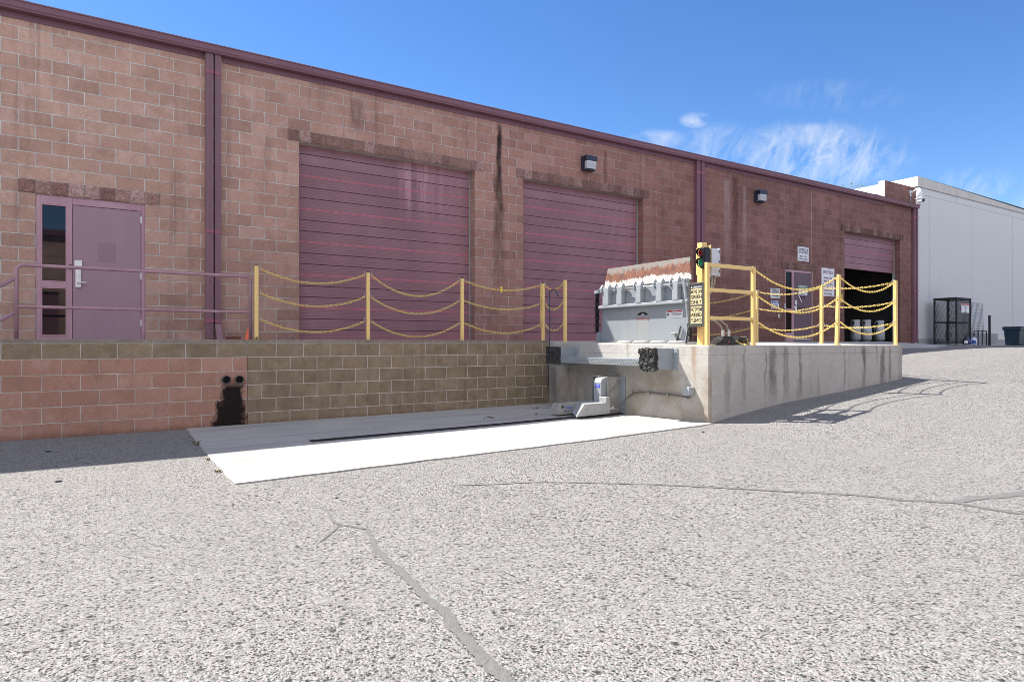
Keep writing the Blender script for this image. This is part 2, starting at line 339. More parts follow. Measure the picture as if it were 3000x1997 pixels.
def lamp_glow(name, col, k):
    t = NT(name); p = t.pos()
    v = t.n('ShaderNodeTexVoronoi', {'Scale': 75.0}); t.put(v.inputs['Vector'], p)
    f = t.rng(v.outputs['Distance'], .5, .1)
    m = t.done(t.mix(f, tuple(x * .4 for x in col), col), .25)
    if k:
        b = [n for n in t.t.nodes if n.type == 'BSDF_PRINCIPLED'][0]
        t.put(b.inputs['Emission Color'], (*col, 1)); t.put(b.inputs['Emission Strength'], t.mth('MULTIPLY', f, k))
    return m
M['lensred'] = lamp_glow('red signal lens', (.36, .008, .02), 0)
M['lensgreen'] = lamp_glow('green signal lens', (.01, .38, .19), .35)
M['exit'] = lamp_glow('green exit glow', (.02, .5, .25), .25)
def rust_lip():
    t = NT('rusted painted lip plate'); p = t.pos(); X, Y, Z = t.xyz(p)
    n = t.noise(t.vscale(p, 6, 6, 9), 1.0, 6, .7); n2 = t.noise(t.vscale(p, 30, 30, 12), 1.0, 5, .7); n3 = t.noise(p, 9, 4)
    big = t.noise(t.vscale(p, 3, 3, 3), 1.0, 3, .5)
    zz = t.mth('ADD', Z, t.mth('ADD', t.mth('ADD', t.mth('MULTIPLY', t.mth('SUBTRACT', n, .5), .22), t.mth('MULTIPLY', t.mth('SUBTRACT', big, .5), .2)), t.mth('MULTIPLY', t.mth('SUBTRACT', n2, .5), .2)))
    steel = t.mix(n2, (.12, .115, .105), (.27, .255, .23)); ru = t.mix(t.rng(n3, .3, .7), (.085, .03, .018), (.21, .075, .038)); wh = t.mix(n3, (.34, .335, .32), (.43, .425, .41))
    c = t.mix(t.rng(zz, 1.10, 1.115), wh, ru); c = t.mix(t.rng(zz, 1.235, 1.28), c, steel)
    c = t.mix(t.mth('MULTIPLY', t.mth('MULTIPLY', t.rng(n2, .5, .6), t.rng(n3, .42, .6)), t.rng(zz, 1.21, 1.24, 0, .85)), c, t.mix(.35, ru, (.45, .22, .13)))
    return t.done(c, .75, 0, t.bump(n2, .4, .004))
M['lip'] = rust_lip()
def stain_plate():
    t = NT('mottled zinc plate'); p = t.pos(); n = t.noise(p, 6, 6, .65, 1.0); n2 = t.noise(p, 50, 3)
    c = t.mix(t.rng(n, .35, .65), (.25, .245, .225), (.45, .45, .43)); return t.done(c, t.rng(n2, .3, .7, .45, .65), .15, t.bump(n2, .15, .004))
M['zinc'] = stain_plate()
def deckplate():
    t = NT('grey leveler deck'); p = t.pos(); X, Y, Z = t.xyz(p)
    n = t.noise(t.vscale(p, 2, 2, .35), 2.0, 5, .6)
    c = t.mix(n, (.23, .262, .29), (.29, .315, .335))
    for yc in (8.56, 8.32, 8.27, 8.08, 7.82, 7.76):
        d = t.mth('ABSOLUTE', t.mth('SUBTRACT', Y, yc)); c = t.mix(t.rng(d, .007, .001, 0, .55), c, (.25, .2, .15))
    mid = t.mth('MULTIPLY', t.mth('LESS_THAN', t.mth('ABSOLUTE', t.mth('SUBTRACT', Y, 7.94)), .13), t.rng(t.noise(t.vscale(p, 9, 9, .5), 1.0, 4), .3, .7, .1, .5))
    c = t.mix(mid, c, (.34, .315, .275))
    return t.done(c, .5, 0, t.bump(n, .05, .004))
M['deck'] = deckplate()
M['leafm'] = None
def leaf(name, a, b):
    t = NT(name); o = t.n('ShaderNodeNewGeometry').outputs['Random Per Island']
    return t.done(t.mix(o, a, b), .6)
M['leaf'] = leaf('olive tree leaf', (.06, .09, .03), (.16, .18, .07))
M['weed'] = leaf('roadside weed leaf', (.10, .12, .03), (.22, .2, .08))
M['bark'] = plain('grey bark', (.12, .09, .07), .9, bump=.8)
M['litter'] = plain('dry leaf litter', (.13, .09, .055), .9, var=.4)
M['stone'] = plain('dark loose stone', (.04, .04, .042), .9, var=.4, bump=.8)
M['alu'] = plain('scuffed aluminium cylinder', (.40, .415, .44), .42, .5, var=.1, dirt=(.25, .25, .26), dirtamt=.5, scale=8)
M['tankgrey'] = plain('grey painted cylinder', (.60, .62, .63), .5, .2, var=.1)
M['binblue'] = plain('dark teal bin plastic', (.010, .032, .058), .45, var=.2)
M['jugblue'] = plain('blue jug plastic', (.02, .06, .42), .4)
M['jugwhite'] = plain('translucent white jug', (.55, .62, .72), .4)
M['footing'] = plain('grey footing concrete', (.33, .34, .36), .9, var=.1)
M['conduit'] = plain('grey flexible conduit', (.34, .31, .27), .55, .1, var=.1)
M['conduitdark'] = plain('dark weathered conduit', (.12, .115, .105), .6)
M['rod'] = plain('dark blue painted rod', (.02, .045, .085), .4)
M['boxgrey'] = plain('white grey enclosure', (.62, .65, .68), .3, .2, var=.03, dirtamt=.1)

# ------------------------------------------------------------------ mesh helpers
def wl(o):
    v = Vector((0, 0, 0))
    while o is not None: v += o.location; o = o.parent
    return v
class MB:
    def __init__(s): s.v = []; s.f = []; s.mi = []
    def add(s, vs, fs, mi=0):
        k = len(s.v); s.v += [tuple(x) for x in vs]; s.f += [tuple(i + k for i in f) for f in fs]; s.mi += [mi] * len(fs); return s
    def box(s, x0, x1, y0, y1, z0, z1, mi=0):
        vs = [(x, y, z) for z in (z0, z1) for y in (y0, y1) for x in (x0, x1)]
        return s.add(vs, [(0, 2, 3, 1), (4, 5, 7, 6), (0, 1, 5, 4), (2, 6, 7, 3), (0, 4, 6, 2), (1, 3, 7, 5)], mi)
    def tube(s, pts, r, n=8, caps=True, mi=0, closed=False):
        pts = [Vector(p) for p in pts]; m = len(pts); rings = []; up = None
        for i, p in enumerate(pts):
            if closed: d = pts[(i + 1) % m] - pts[i - 1]
            else: d = pts[min(i + 1, m - 1)] - pts[max(i - 1, 0)]
            d.normalize()
            if up is None:
                up = Vector((0, 0, 1)) if abs(d.z) < .9 else Vector((1, 0, 0))
            a = d.cross(up); 
            if a.length < 1e-4: a = d.cross(Vector((0, 1, 0)))
            a.normalize(); b = a.cross(d).normalized(); up = b
            rr = r[i] if isinstance(r, (list, tuple)) else r
            rings.append([p + (a * math.cos(2 * math.pi * k / n) + b * math.sin(2 * math.pi * k / n)) * rr for k in range(n)])
        vs = [v for rg in rings for v in rg]; fs = []
        for i in range(m if closed else m - 1):
            j = (i + 1) % m
            for k in range(n): fs.append((i * n + k, j * n + k, j * n + (k + 1) % n, i * n + (k + 1) % n))
        if caps and not closed: fs += [tuple(range(n)), tuple(range((m - 1) * n, m * n))[::-1]]
        return s.add(vs, fs, mi)
    def lathe(s, c, prof, n=20, mi=0):
        vs = []; fs = []; m = len(prof)
        for r, z in prof:
            for k in range(n): a = 2 * math.pi * k / n; vs.append((c[0] + r * math.cos(a), c[1] + r * math.sin(a), c[2] + z))
        for i in range(m - 1):
            for k in range(n): fs.append((i * n + k, i * n + (k + 1) % n, (i + 1) * n + (k + 1) % n, (i + 1) * n + k))
        fs += [tuple(range(n))[::-1], tuple(range((m - 1) * n, m * n))]
        return s.add(vs, fs, mi)
    def prism(s, poly, axis, a, b, mi=0):
        """polygon (list of 2D points) extruded along axis from a to b"""
        def P(q, w):
            return {'x': (w, q[0], q[1]), 'y': (q[0], w, q[1]), 'z': (q[0], q[1], w)}[axis]
        n = len(poly); vs = [P(q, a) for q in poly] + [P(q, b) for q in poly]
        fs = [tuple(range(n))[::-1], tuple(range(n, 2 * n))] + [(i, (i + 1) % n, n + (i + 1) % n, n + i) for i in range(n)]
        return s.add(vs, fs, mi)
    def build(s, name, mats, parent=None, bevel=0, smooth=False, fix=True, seg=1):
        off = wl(parent) if parent else Vector((0, 0, 0))
        me = bpy.data.meshes.new(name)
        me.from_pydata([tuple(Vector(v) - off) for v in s.v], [], s.f)
        for i, q in enumerate(me.polygons): q.material_index = s.mi[i]; q.use_smooth = smooth
        if fix or bevel:
            bm = bmesh.new(); bm.from_mesh(me)
            if fix: bmesh.ops.recalc_face_normals(bm, faces=bm.faces)
            if bevel:
                ed = [e for e in bm.edges if len(e.link_faces) == 2 and e.calc_face_angle(0) > .5]
                bmesh.ops.bevel(bm, geom=ed, offset=bevel, segments=seg, affect='EDGES', clamp_overlap=True)
            bm.to_mesh(me); bm.free()
        if not isinstance(mats, (list, tuple)): mats = [mats]
        for m in mats: me.materials.append(M[m] if isinstance(m, str) else m)
        o = bpy.data.objects.new(name, me); COL.objects.link(o)
        if parent: o.parent = parent
        return o
def each(mb, name, mats, parent=None, bevel=0, smooth=False):
    """every loose piece of mb becomes an object of its own"""
    par = list(range(len(mb.v)))
    def find(a):
        while par[a] != a: par[a] = par[par[a]]; a = par[a]
        return a
    for f in mb.f:
        for q in f[1:]: par[find(q)] = find(f[0])
    gr = {}
    for f, mi in zip(mb.f, mb.mi): gr.setdefault(find(f[0]), []).append((f, mi))
    out = []
    for fs in gr.values():
        ids = sorted({q for f, _ in fs for q in f}); mp = {q: k for k, q in enumerate(ids)}; m = MB()
        m.v = [mb.v[q] for q in ids]; m.f = [tuple(mp[q] for q in f) for f, _ in fs]; m.mi = [mi for _, mi in fs]; out.append(m.build(name, mats, parent, bevel, smooth))
    return out
def tag(o, label=None, cat=None, group=None, kind=None):
    if label: o['label'] = label
    if cat: o['category'] = cat
    if group: o['group'] = group
    if kind: o['kind'] = kind
    return o
def thing(name, label, cat, loc=(0, 0, 0), group=None):
    o = bpy.data.objects.new(name, None); COL.objects.link(o); o.location = loc; o.empty_display_size = .1
    return tag(o, label, cat, group)
def BX(name, mat, parent, x0, x1, y0, y1, z0, z1, bevel=0, mi=0): return MB().box(x0, x1, y0, y1, z0, z1).build(name, mat, parent, bevel)
def copy_tree(o, parent=None):
    c = o.copy(); COL.objects.link(c)
    if parent: c.parent = parent
    for ch in list(o.children): copy_tree(ch, c)
    return c
def text_mb(lines, org, ux, uy, width, height, mb=None, mi=0, mirror=False, bold=.0, lift=.002, gap=1.18):
    """lettering fitted into a width x height field centred on org, spanned by unit vectors ux, uy; lines = strings or (string, relative size)"""
    mb = mb or MB(); ux = Vector(ux); uy = Vector(uy); nrm = ux.cross(uy)
    ls = [(l, 1.0) if isinstance(l, str) else l for l in lines]
    tot = sum(k for _, k in ls) + (gap - 1) * sum(k for _, k in ls[:-1]); y = height / 2; unit = height / tot
    for s_, k in ls:
        h = unit * k
        if s_.strip():
            cu = bpy.data.curves.new('lettering', 'FONT'); cu.body = s_; cu.resolution_u = 2; cu.offset = bold; cu.fill_mode = 'FRONT'
            ob = bpy.data.objects.new('lettering', cu); COL.objects.link(ob)
            bpy.context.view_layer.update()
            me = bpy.data.meshes.new_from_object(ob.evaluated_get(bpy.context.evaluated_depsgraph_get()))
            co = [v.co.copy() for v in me.vertices]; fs = [tuple(p.vertices) for p in me.polygons]
            bpy.data.objects.remove(ob); bpy.data.curves.remove(cu); bpy.data.meshes.remove(me)
            if co:
                xs = [c.x for c in co]; x0, x1 = min(xs), max(xs); yb = 0.0; yh = max(.68, max(c.y for c in co) * .98)
                sy = h / yh; sx = min(sy * 1.0, width / max(1e-6, x1 - x0))
                vs = []
                for c in co:
                    lx = (c.x - (x0 + x1) / 2) * sx * (-1 if mirror else 1); ly = y - h + c.y * sy
                    vs.append(Vector(org) + ux * lx + uy * ly + nrm * lift)
                mb.add(vs, fs, mi)
        y -= h * gap
    return mb

# ------------------------------------------------------------------ ground height
def lerp(a, b, t): return a + (b - a) * t
RISE = [(-99, 0), (1.0, 0), (5.0, .062), (7.2, .115), (7.77, .2), (8.9, .33), (10.45, .44), (12.44, .60), (15, .80), (17.5, .98), (20, 1.06), (22, 1.10), (30, 1.12), (60, 1.2), (999, 1.2)]
def rise(x):
    for (a, p), (b, q) in zip(RISE, RISE[1:]):
        if a <= x <= b: return lerp(p, q, (x - a) / (b - a))
    return 0
def gz(x, y):
    zy = -1.25
    if y > 7.8: zy += .0205 * min(y - 7.8, 3)
    m = max(.4, min(1, 1 - .13 * (6.2 - y)))
    k = 1.0 if x > 9 else lerp(.45, 1, max(0, min(1, 1 - (y - 6.3) / 2.5))) if y > 6.3 else 1.0
    return zy + rise(x) * m * (k if x < 9 else 1)

# ------------------------------------------------------------------ SETTING
def axis(fine0, fine1, step, lo, hi):
    a = []; x = fine0
    while x < fine1: a.append(x); x += step
    a.append(fine1); g = step; x = fine1
    while x < hi: g *= 1.35; x = min(hi, x + g); a.append(x)
    g = step; x = fine0; b = []
    while x > lo: g *= 1.35; x = max(lo, x - g); b.append(x)
    return b[::-1] + a
xs = axis(-2, 31, .25, -160, 260); ys = axis(-1, 12, .25, -160, 260)
g = MB(); g.v = [(x, y, gz(x, y)) for y in ys for x in xs]; nx = len(xs)
g.f = [(j * nx + i, j * nx + i + 1, (j + 1) * nx + i + 1, (j + 1) * nx + i) for j in range(len(ys) - 1) for i in range(nx - 1)]; g.mi = [0] * len(g.f)
tag(g.build('ground', 'asphalt', smooth=True, fix=False), kind='structure')

pm = MB(); px_ = [.955 + (7.2 - .955) * i / 40 for i in range(41)]; py_ = [6.11 + (10.044 - 6.11) * j / 24 for j in range(25)]
def edge_j(i, j, x, y):
    if i == 0: x += .02 * (noise.noise(Vector((y * 3, 1, 0))))
    if j == 0: y += .02 * (noise.noise(Vector((x * 3, 7, 0))))
    return x, y
for j, y in enumerate(py_):
    for i, x in enumerate(px_):
        a, b = edge_j(i, j, x, y); pm.v.append((a, b, gz(a, b) + .014))
for j in range(24):
    for i in range(40): pm.f.append((j * 41 + i, j * 41 + i + 1, (j + 1) * 41 + i + 1, (j + 1) * 41 + i)); pm.mi.append(0)
k = len(pm.v)
edge = [(i, 0) for i in range(41)]; edge2 = [(0, j) for j in range(25)]
for e in (edge, edge2):
    for (i, j), (i2, j2) in zip(e, e[1:]):
        a = pm.v[j * 41 + i]; b = pm.v[j2 * 41 + i2]
        pm.add([a, b, (b[0], b[1], b[2] - .05), (a[0], a[1], a[2] - .05)], [(0, 1, 2, 3)])
tag(pm.build('concrete_pad', 'pad', fix=False), kind='structure')

# sealed cracks: thin uneven ribbons of filler on the asphalt
def ribbon(mb, pts, w0, w1, seed):
    P = []
    for a, b in zip(pts, pts[1:]):
        n = max(2, int((Vector(b) - Vector(a)).length / .02))
        P += [(lerp(a[0], b[0], i / n), lerp(a[1], b[1], i / n)) for i in range(n)]
    P.append(pts[-1]); vs = []; fs = []; N = len(P)
    for i, (x, y) in enumerate(P):
        a = P[max(0, i - 3)]; b = P[min(N - 1, i + 3)]; d = Vector((b[0] - a[0], b[1] - a[1])).normalized(); q = Vector((-d.y, d.x))
        f = i / (N - 1); w = lerp(w0, w1, f) * min(1, i / 6 + .1)
        jx = .014 * noise.noise(Vector((x * 5, y * 5, seed)))
        wa = w * (1 + .4 * noise.noise(Vector((x * 23, y * 23, seed + 3))) + .6 * noise.noise(Vector((x * 70, y * 70, seed)))); wb = w * (1 + .4 * noise.noise(Vector((x * 23, y * 23, seed + 9))) + .6 * noise.noise(Vector((x * 70, y * 70, seed + 5))))
        for sgn, ww in ((1, wa), (-1, wb)):
            X_ = x + q.x * (sgn * ww + jx); Y_ = y + q.y * (sgn * ww + jx); vs.append((X_, Y_, gz(X_, Y_) + .004))
        X_ = x + q.x * jx; Y_ = y + q.y * jx; vs.append((X_, Y_, gz(X_, Y_) + .0055))
    for i in range(N - 1): fs += [(3 * i, 3 * i + 2, 3 * i + 5, 3 * i + 3), (3 * i + 2, 3 * i + 1, 3 * i + 4, 3 * i + 5)]
    mb.add(vs, fs)
S_ = 1.042
sc_ = lambda l: [(x * S_, y * S_) for x, y in l]
rb = MB(); ribbon(rb, sc_([(1.35, 4.66), (1.29, 4.28), (1.31, 4.17), (1.43, 3.98), (1.34, 3.65), (1.31, 3.32), (1.3, 3.03), (1.27, 2.79), (1.28, 2.6), (1.23, 2.31), (1.2, 2.07), (1.2, 1.8), (1.15, 1.4)]), .008, .038, 1.0)
ribbon(rb, sc_([(1.31, 4.17), (1.17, 4.0), (1.09, 3.89)]), .014, .008, 2.0)
tag(rb.build('crack_filler', 'seal', smooth=True), kind='structure')
rb = MB(); ribbon(rb, sc_([(2.39, 4.79), (2.62, 4.67), (3.15, 4.44), (3.48, 4.17), (3.8, 3.9), (4.18, 3.51), (4.52, 3.13), (4.87, 2.78), (5.02, 2.48), (5.25, 2.24), (5.26, 2.03), (5.3, 1.84), (5.3, 1.5)]), .010, .034, 4.0)
ribbon(rb, sc_([(5.2, 2.28), (5.51, 2.21), (5.98, 2.08), (6.4, 2.0)]), .045, .05, 5.0)
tag(rb.build('crack_filler', 'seal', smooth=True), kind='structure')

# walkway between low wall and building, apron in front of the far door
WZ = lambda y: lerp(-.03, .06, max(0, min(1, (y - 6.18) / (11.9 - 6.18))))
w = MB(); w.add([(-3.2, 10.244, -1.0), (12.44, 10.244, -1.0), (12.44, 11.916, -1.0), (-3.2, 11.916, -1.0), (-3.2, 10.244, .02), (12.44, 10.244, WZ(10.244)), (12.44, 11.916, .06), (-3.2, 11.916, .05)],
      [(0, 1, 2, 3), (4, 5, 6, 7), (0, 1, 5, 4), (1, 2, 6, 5), (2, 3, 7, 6), (3, 0, 4, 7)])
tag(w.build('walkway', 'walk'), kind='structure')
ap = MB(); front = [(12.45, 10.0, -.2), (15, 10.0, -.12), (18, 10.0, -.085), (20.2, 9.95, -.085), (21.2, 9.3, -.15), (23, 9.25, -.165), (26, 9.5, -.13), (29, 9.7, -.1), (45, 9.9, -.06)]
bk = [(p[0], 11.916 if p[0] < 24.6 else 11.955, .055 if p[0] < 25 else -.03) for p in front]
n = len(front); ap.v = front + bk; ap.f = [(i, i + 1, n + i + 1, n + i) for i in range(n - 1)]; ap.mi = [0] * (n - 1)
ap.add([v for p in front for v in (p, (p[0], p[1], p[2] - .35))], [(2 * i, 2 * i + 1, 2 * i + 3, 2 * i + 2) for i in range(n - 1)])
tag(ap.build('apron', 'apron'), kind='structure')

# ------------------------------------------------------------------ BLOCK BUILDING
FY = 11.916; BY = 12.119
OPEN = [(-.885, .538, .0, 2.2352), (2.964, 6.604, .0, 3.6576), (7.829, 11.44, .0, 3.6576), (17.233, 18.57, .0, 2.2352), (20.34, 23.82, .0, 3.6576)]
bld = thing('block_warehouse', 'long reddish block warehouse with plum gutter, roller doors and loading dock', 'building', (10, FY, 0))
def holed_wall(x0, x1, z0, z1, y0, y1, ops):
    mb = MB(); xs = sorted({x0, x1, *[o[0] for o in ops], *[o[1] for o in ops]}); zs = sorted({z0, z1, *[o[2] for o in ops], *[o[3] for o in ops]})
    for a, b in zip(xs, xs[1:]):
        for c, d in zip(zs, zs[1:]):
            mx, mz = (a + b) / 2, (c + d) / 2
            if any(o[0] < mx < o[1] and o[2] < mz < o[3] for o in ops): continue
            for y in (y0, y1): mb.add([(a, y, c), (b, y, c), (b, y, d), (a, y, d)], [(0, 1, 2, 3) if y == y0 else (3, 2, 1, 0)])
    for o in ops:
        a, b, c, d = o
        mb.add([(a, y0, c), (a, y1, c), (a, y1, d), (a, y0, d)], [(3, 2, 1, 0)]); mb.add([(b, y0, c), (b, y1, c), (b, y1, d), (b, y0, d)], [(0, 1, 2, 3)])
        mb.add([(a, y0, d), (b, y0, d), (b, y1, d), (a, y1, d)], [(0, 1, 2, 3)]); mb.add([(a, y0, c), (b, y0, c), (b, y1, c), (a, y1, c)], [(3, 2, 1, 0)])
    for x in (x0, x1): mb.add([(x, y0, z0), (x, y1, z0), (x, y1, z1), (x, y0, z1)], [(0, 1, 2, 3)])
    mb.add([(x0, y0, z1), (x1, y0, z1), (x1, y1, z1), (x0, y1, z1)], [(0, 1, 2, 3)])
    return mb
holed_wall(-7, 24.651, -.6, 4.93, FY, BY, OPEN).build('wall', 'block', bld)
sd = MB(); sd.box(24.45, 24.65, BY, 26, -.3, 4.9); sd.box(-7, -6.8, BY, 26, -.3, 4.9); sd.box(-7, 24.65, 26, 26.2, -.3, 4.9)
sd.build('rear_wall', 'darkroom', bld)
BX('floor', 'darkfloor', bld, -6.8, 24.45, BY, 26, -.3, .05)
BX('roof', 'trim', bld, -7, 24.66, FY - .02, 26.3, 4.932, 4.975)
gp = [(11.914, 4.872), (11.786, 4.868), (11.782, 4.885), (11.765, 4.905), (11.752, 4.975), (11.738, 4.982), (11.738, 4.998), (11.76, 5.0), (11.914, 5.0)]
gm = MB(); gm.prism(gp, 'x', -7, 24.88)
for x in (6.95, 14.6, -1, 21.9): gm.prism([(y + (.004 if y > 11.9 else -.004), z + (.003 if z > 4.95 else -.003)) for y, z in gp], 'x', x, x + .05)
gm.build('gutter', 'trim', bld)
fl = MB()
for a, b in ((-7, 1.40), (1.69, 13.30), (13.63, 22.784)): fl.box(a, b, FY - .012, FY, 4.787, 4.868); fl.box(a, b, FY - .018, FY, 4.779, 4.7868)
fl.build('flashing', 'trim', bld)
for x in (1.143, 6.607, 11.43, 18.552):
    j = MB(); seq = [3.66, 3.863] if x in (6.607, 11.43) else []
    zt = 4.778; zb = 3.87 if x in (6.607, 11.43) else (2.44 if x > 18 else .05)
    N = 60
    for i in range(N):
        z0 = lerp(zb, zt, i / N); z1 = lerp(zb, zt, (i + 1) / N); wv = .0045 + .0035 * noise.noise(Vector((x, z0 * 9, 0)))
        ox = .003 * noise.noise(Vector((z0 * 5, x, 2))); j.box(x - wv + ox, x + wv + ox, FY - .006, FY, z0, z1 + .0005)
    if x > 18: j.box(x + .02 - .008, x + .02 + .006, FY - .007, FY, .06, 2.235)
    j.build('joint_sealant', 'joint', bld)
# split faced lintel courses, rough real relief
def lintel(x0, x1, z0, z1):
    mb = MB(); nx_ = int((x1 - x0) / .0254) + 1; nz_ = 8; vs = []
    for j in range(nz_ + 1):
        for i in range(nx_ + 1):
            x = lerp(x0, x1, i / nx_); z = lerp(z0, z1, j / nz_); fr = ((x + .888) / .2032) % 1.0; e = min(fr, 1 - fr) * .2032
            ed = min(1, e / .02) * min(1, min(z - z0, z1 - z) / .02)
            dd = .004 + ed * (.012 + .016 * noise.noise(Vector((x * 11, z * 11, math.floor((x + .888) / .2032) * 3.7))) + .009 * noise.noise(Vector((x * 35, z * 35, 1))))
            vs.append((x, FY - max(.003, dd), z))
    fs = [(j * (nx_ + 1) + i, j * (nx_ + 1) + i + 1, (j + 1) * (nx_ + 1) + i + 1, (j + 1) * (nx_ + 1) + i) for j in range(nz_) for i in range(nx_)]
    mb.add(vs, fs)
    mb.add([(x0, FY - .004, z0), (x1, FY - .004, z0), (x1, FY + .002, z0), (x0, FY + .002, z0)], [(0, 1, 2, 3)])
    return mb.build('lintel', 'split', bld, fix=False)
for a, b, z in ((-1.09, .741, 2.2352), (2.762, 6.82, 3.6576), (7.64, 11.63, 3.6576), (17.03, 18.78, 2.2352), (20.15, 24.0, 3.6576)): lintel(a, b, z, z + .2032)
# downspouts
def spout(x0, x1, y0, ztop, mat, parent, kink=False):
    mb = MB(); pts = []; nr = 6; wd = (x1 - x0) / nr
    for i in range(nr):
        a = x0 + i * wd; pts += [(a + .1 * wd, y0), (a + .4 * wd, y0), (a + .5 * wd, y0 + .006), (a + .9 * wd, y0 + .006)]
    pts += [(x1, y0 + .01), (x1, FY - .012), (x0, FY - .012), (x0, y0 + .01)]
    zb = .32 if kink else .02
    mb.prism(pts, 'z', zb, ztop)
    if kink:
        mb.add([(x0, y0, .32), (x1, y0, .32), (x1, FY - .012, .32), (x0, FY - .012, .32), (x0 + .02, y0 - .12, .03), (x1 + .02, y0 - .12, .03), (x1 + .02, FY - .13, .03), (x0 + .02, FY - .13, .03)],
               [(0, 1, 5, 4), (1, 2, 6, 5), (2, 3, 7, 6), (3, 0, 4, 7), (4, 5, 6, 7)])
    o = mb.build('downspout', mat, parent)
    for z in ((4.52, 1.85, .345) if ztop > 4 else ()):
        BX('collar', 'collar', o, x0 - .003, x1 + .003, y0 - .004, FY - .01, z, z + .065, .003)
    return o
spout(1.413, 1.533, 11.82, 4.87, 'pipe', bld)
o = spout(1.556, 1.652, 11.82, 4.87, 'pipe', bld, True)
spout(13.30, 13.43, 11.82, 4.87, 'trim', bld); spout(13.475, 13.595, 11.82, 4.87, 'trim', bld)
spout(24.60, 24.72, 11.82, 4.87, 'trim', bld); spout(24.77, 24.89, 11.82, 4.87, 'trim', bld)
# raised end of the wall above the gutter line
pr = MB(); pr.box(22.88, 24.99, 11.95, 12.16, 4.98, 5.655); pr.build('parapet', 'block', bld)
BX('parapet_end', 'limewash', bld, 22.852, 22.879, 11.945, 12.165, 4.98, 5.66, .004)

def hinge(parent, x, y, z): BX('hinge', 'lock', parent, x - .006, x + .012, y - .008, y, z - .055, z + .055, .002)
# entrance door with sidelight
d1 = bpy.data.objects.new('entrance_door', None); COL.objects.link(d1); d1.parent = bld; d1.location = Vector((-.17, FY, 0)) - wl(bld)
YF = FY + .012
f = MB(); z1 = 2.2332
f.box(-.883, -.82, YF, YF + .12, .05, z1); f.box(.485, .536, YF, YF + .12, .05, z1); f.box(-.50, -.43, YF, YF + .12, .05, z1)
f.box(-.82, -.50, YF, YF + .12, 2.10, z1); f.box(-.43, .485, YF, YF + .12, 2.122, z1); f.box(-.82, -.50, YF, YF + .12, .845, .93); f.box(-.82, -.50, YF, YF + .12, .05, .115)
f.build('frame', 'frame', d1, .004)
st = MB()
for (a, b, c, d) in ((-.82, -.50, .93, 2.10), (-.82, -.50, .115, .845)):
    for q in ((a, a + .016, c, d), (b - .016, b, c, d), (a + .016, b - .016, c, c + .016), (a + .016, b - .016, d - .016, d)): st.box(q[0], q[1], YF - .003, YF + .05, q[2], q[3])
st.build('glazing_bead', 'frame', d1, .002)
BX('pane', 'glass', d1, -.815, -.505, YF + .03, YF + .04, .935, 2.095); BX('pane', 'glass', d1, -.815, -.505, YF + .03, YF + .04, .12, .84)
BX('leaf', 'doorpaint', d1, -.424, .478, YF + .006, YF + .05, .052, 2.116, .003)
lk = MB(); lk.box(-.405, -.305, YF - .02, YF + .006, 1.155, 1.275); lk.box(-.392, -.322, YF - .018, YF + .006, .86, 1.135); lk.tube([(-.36, YF - .01, .93), (-.36, YF - .07, .93)], .014, 10); lk.tube([(-.365, YF - .065, .93), (-.25, YF - .065, .935)], .011, 10); lk.tube([(-.357, YF - .02, 1.03), (-.357, YF - .028, 1.03)], .02, 12)
lk.build('door_lock', 'lock', d1, .003)
BX('latch_guard', 'black', d1, -.475, -.435, YF - .012, YF - .001, 1.13, 1.2, .003)
for z in (1.98, 1.08, .33): hinge(d1, .479, YF + .005, z)
pt = MB(); pt.box(-.10, .14, YF + .0045, YF + .006, 1.27, 1.58); pt.build('sticker_ghost', plain('faded sticker patch', (.262, .165, .198), .55, var=.05), d1)
# far door
d3 = bpy.data.objects.new('receiving_door', None); COL.objects.link(d3); d3.parent = bld; d3.location = Vector((17.9, FY, 0)) - wl(bld)
f = MB(); f.box(17.235, 17.282, YF, YF + .12, .06, z1); f.box(17.58, 17.66, YF, YF + .12, .06, z1); f.box(18.535, 18.568, YF, YF + .12, .06, z1); f.box(17.282, 17.58, YF, YF + .12, 2.15, z1); f.box(17.66, 18.535, YF, YF + .12, 2.155, z1); f.box(17.282, 17.58, YF, YF + .12, .06, .32); f.box(17.282, 17.58, YF, YF + .12, .98, 1.05)
f.build('frame', 'frame', d3, .004)
BX('pane', 'dullpane', d3, 17.283, 17.579, YF + .03, YF + .04, 1.05, 2.149); BX('pane', 'dullpane', d3, 17.283, 17.579, YF + .03, YF + .04, .32, .98)
BX('leaf', 'doordark', d3, 17.664, 18.531, YF + .006, YF + .05, .065, 2.15, .003)
BX('kick_strip', 'lock', d3, 17.7, 18.52, YF - .004, YF + .006, .105, .135)
lk = MB(); lk.box(17.70, 17.79, YF - .02, YF + .006, 1.17, 1.31); lk.box(17.715, 17.785, YF - .02, YF + .006, .9, 1.14); lk.box(17.66, 17.7, YF - .02, YF + .0055, 1.05, 1.13)
lk.build('door_lock', 'lock', d3, .003)
bars = MB(); bars.box(17.9, 18.25, YF - .01, YF + .006, 1.06, 1.10); bars.box(18.02, 18.25, YF - .01, YF + .006, 1.40, 1.43); each(bars, 'door_bar', 'black', d3, .003)
for z in (1.9, 1.08, .33): hinge(d3, 18.532, YF + .005, z)
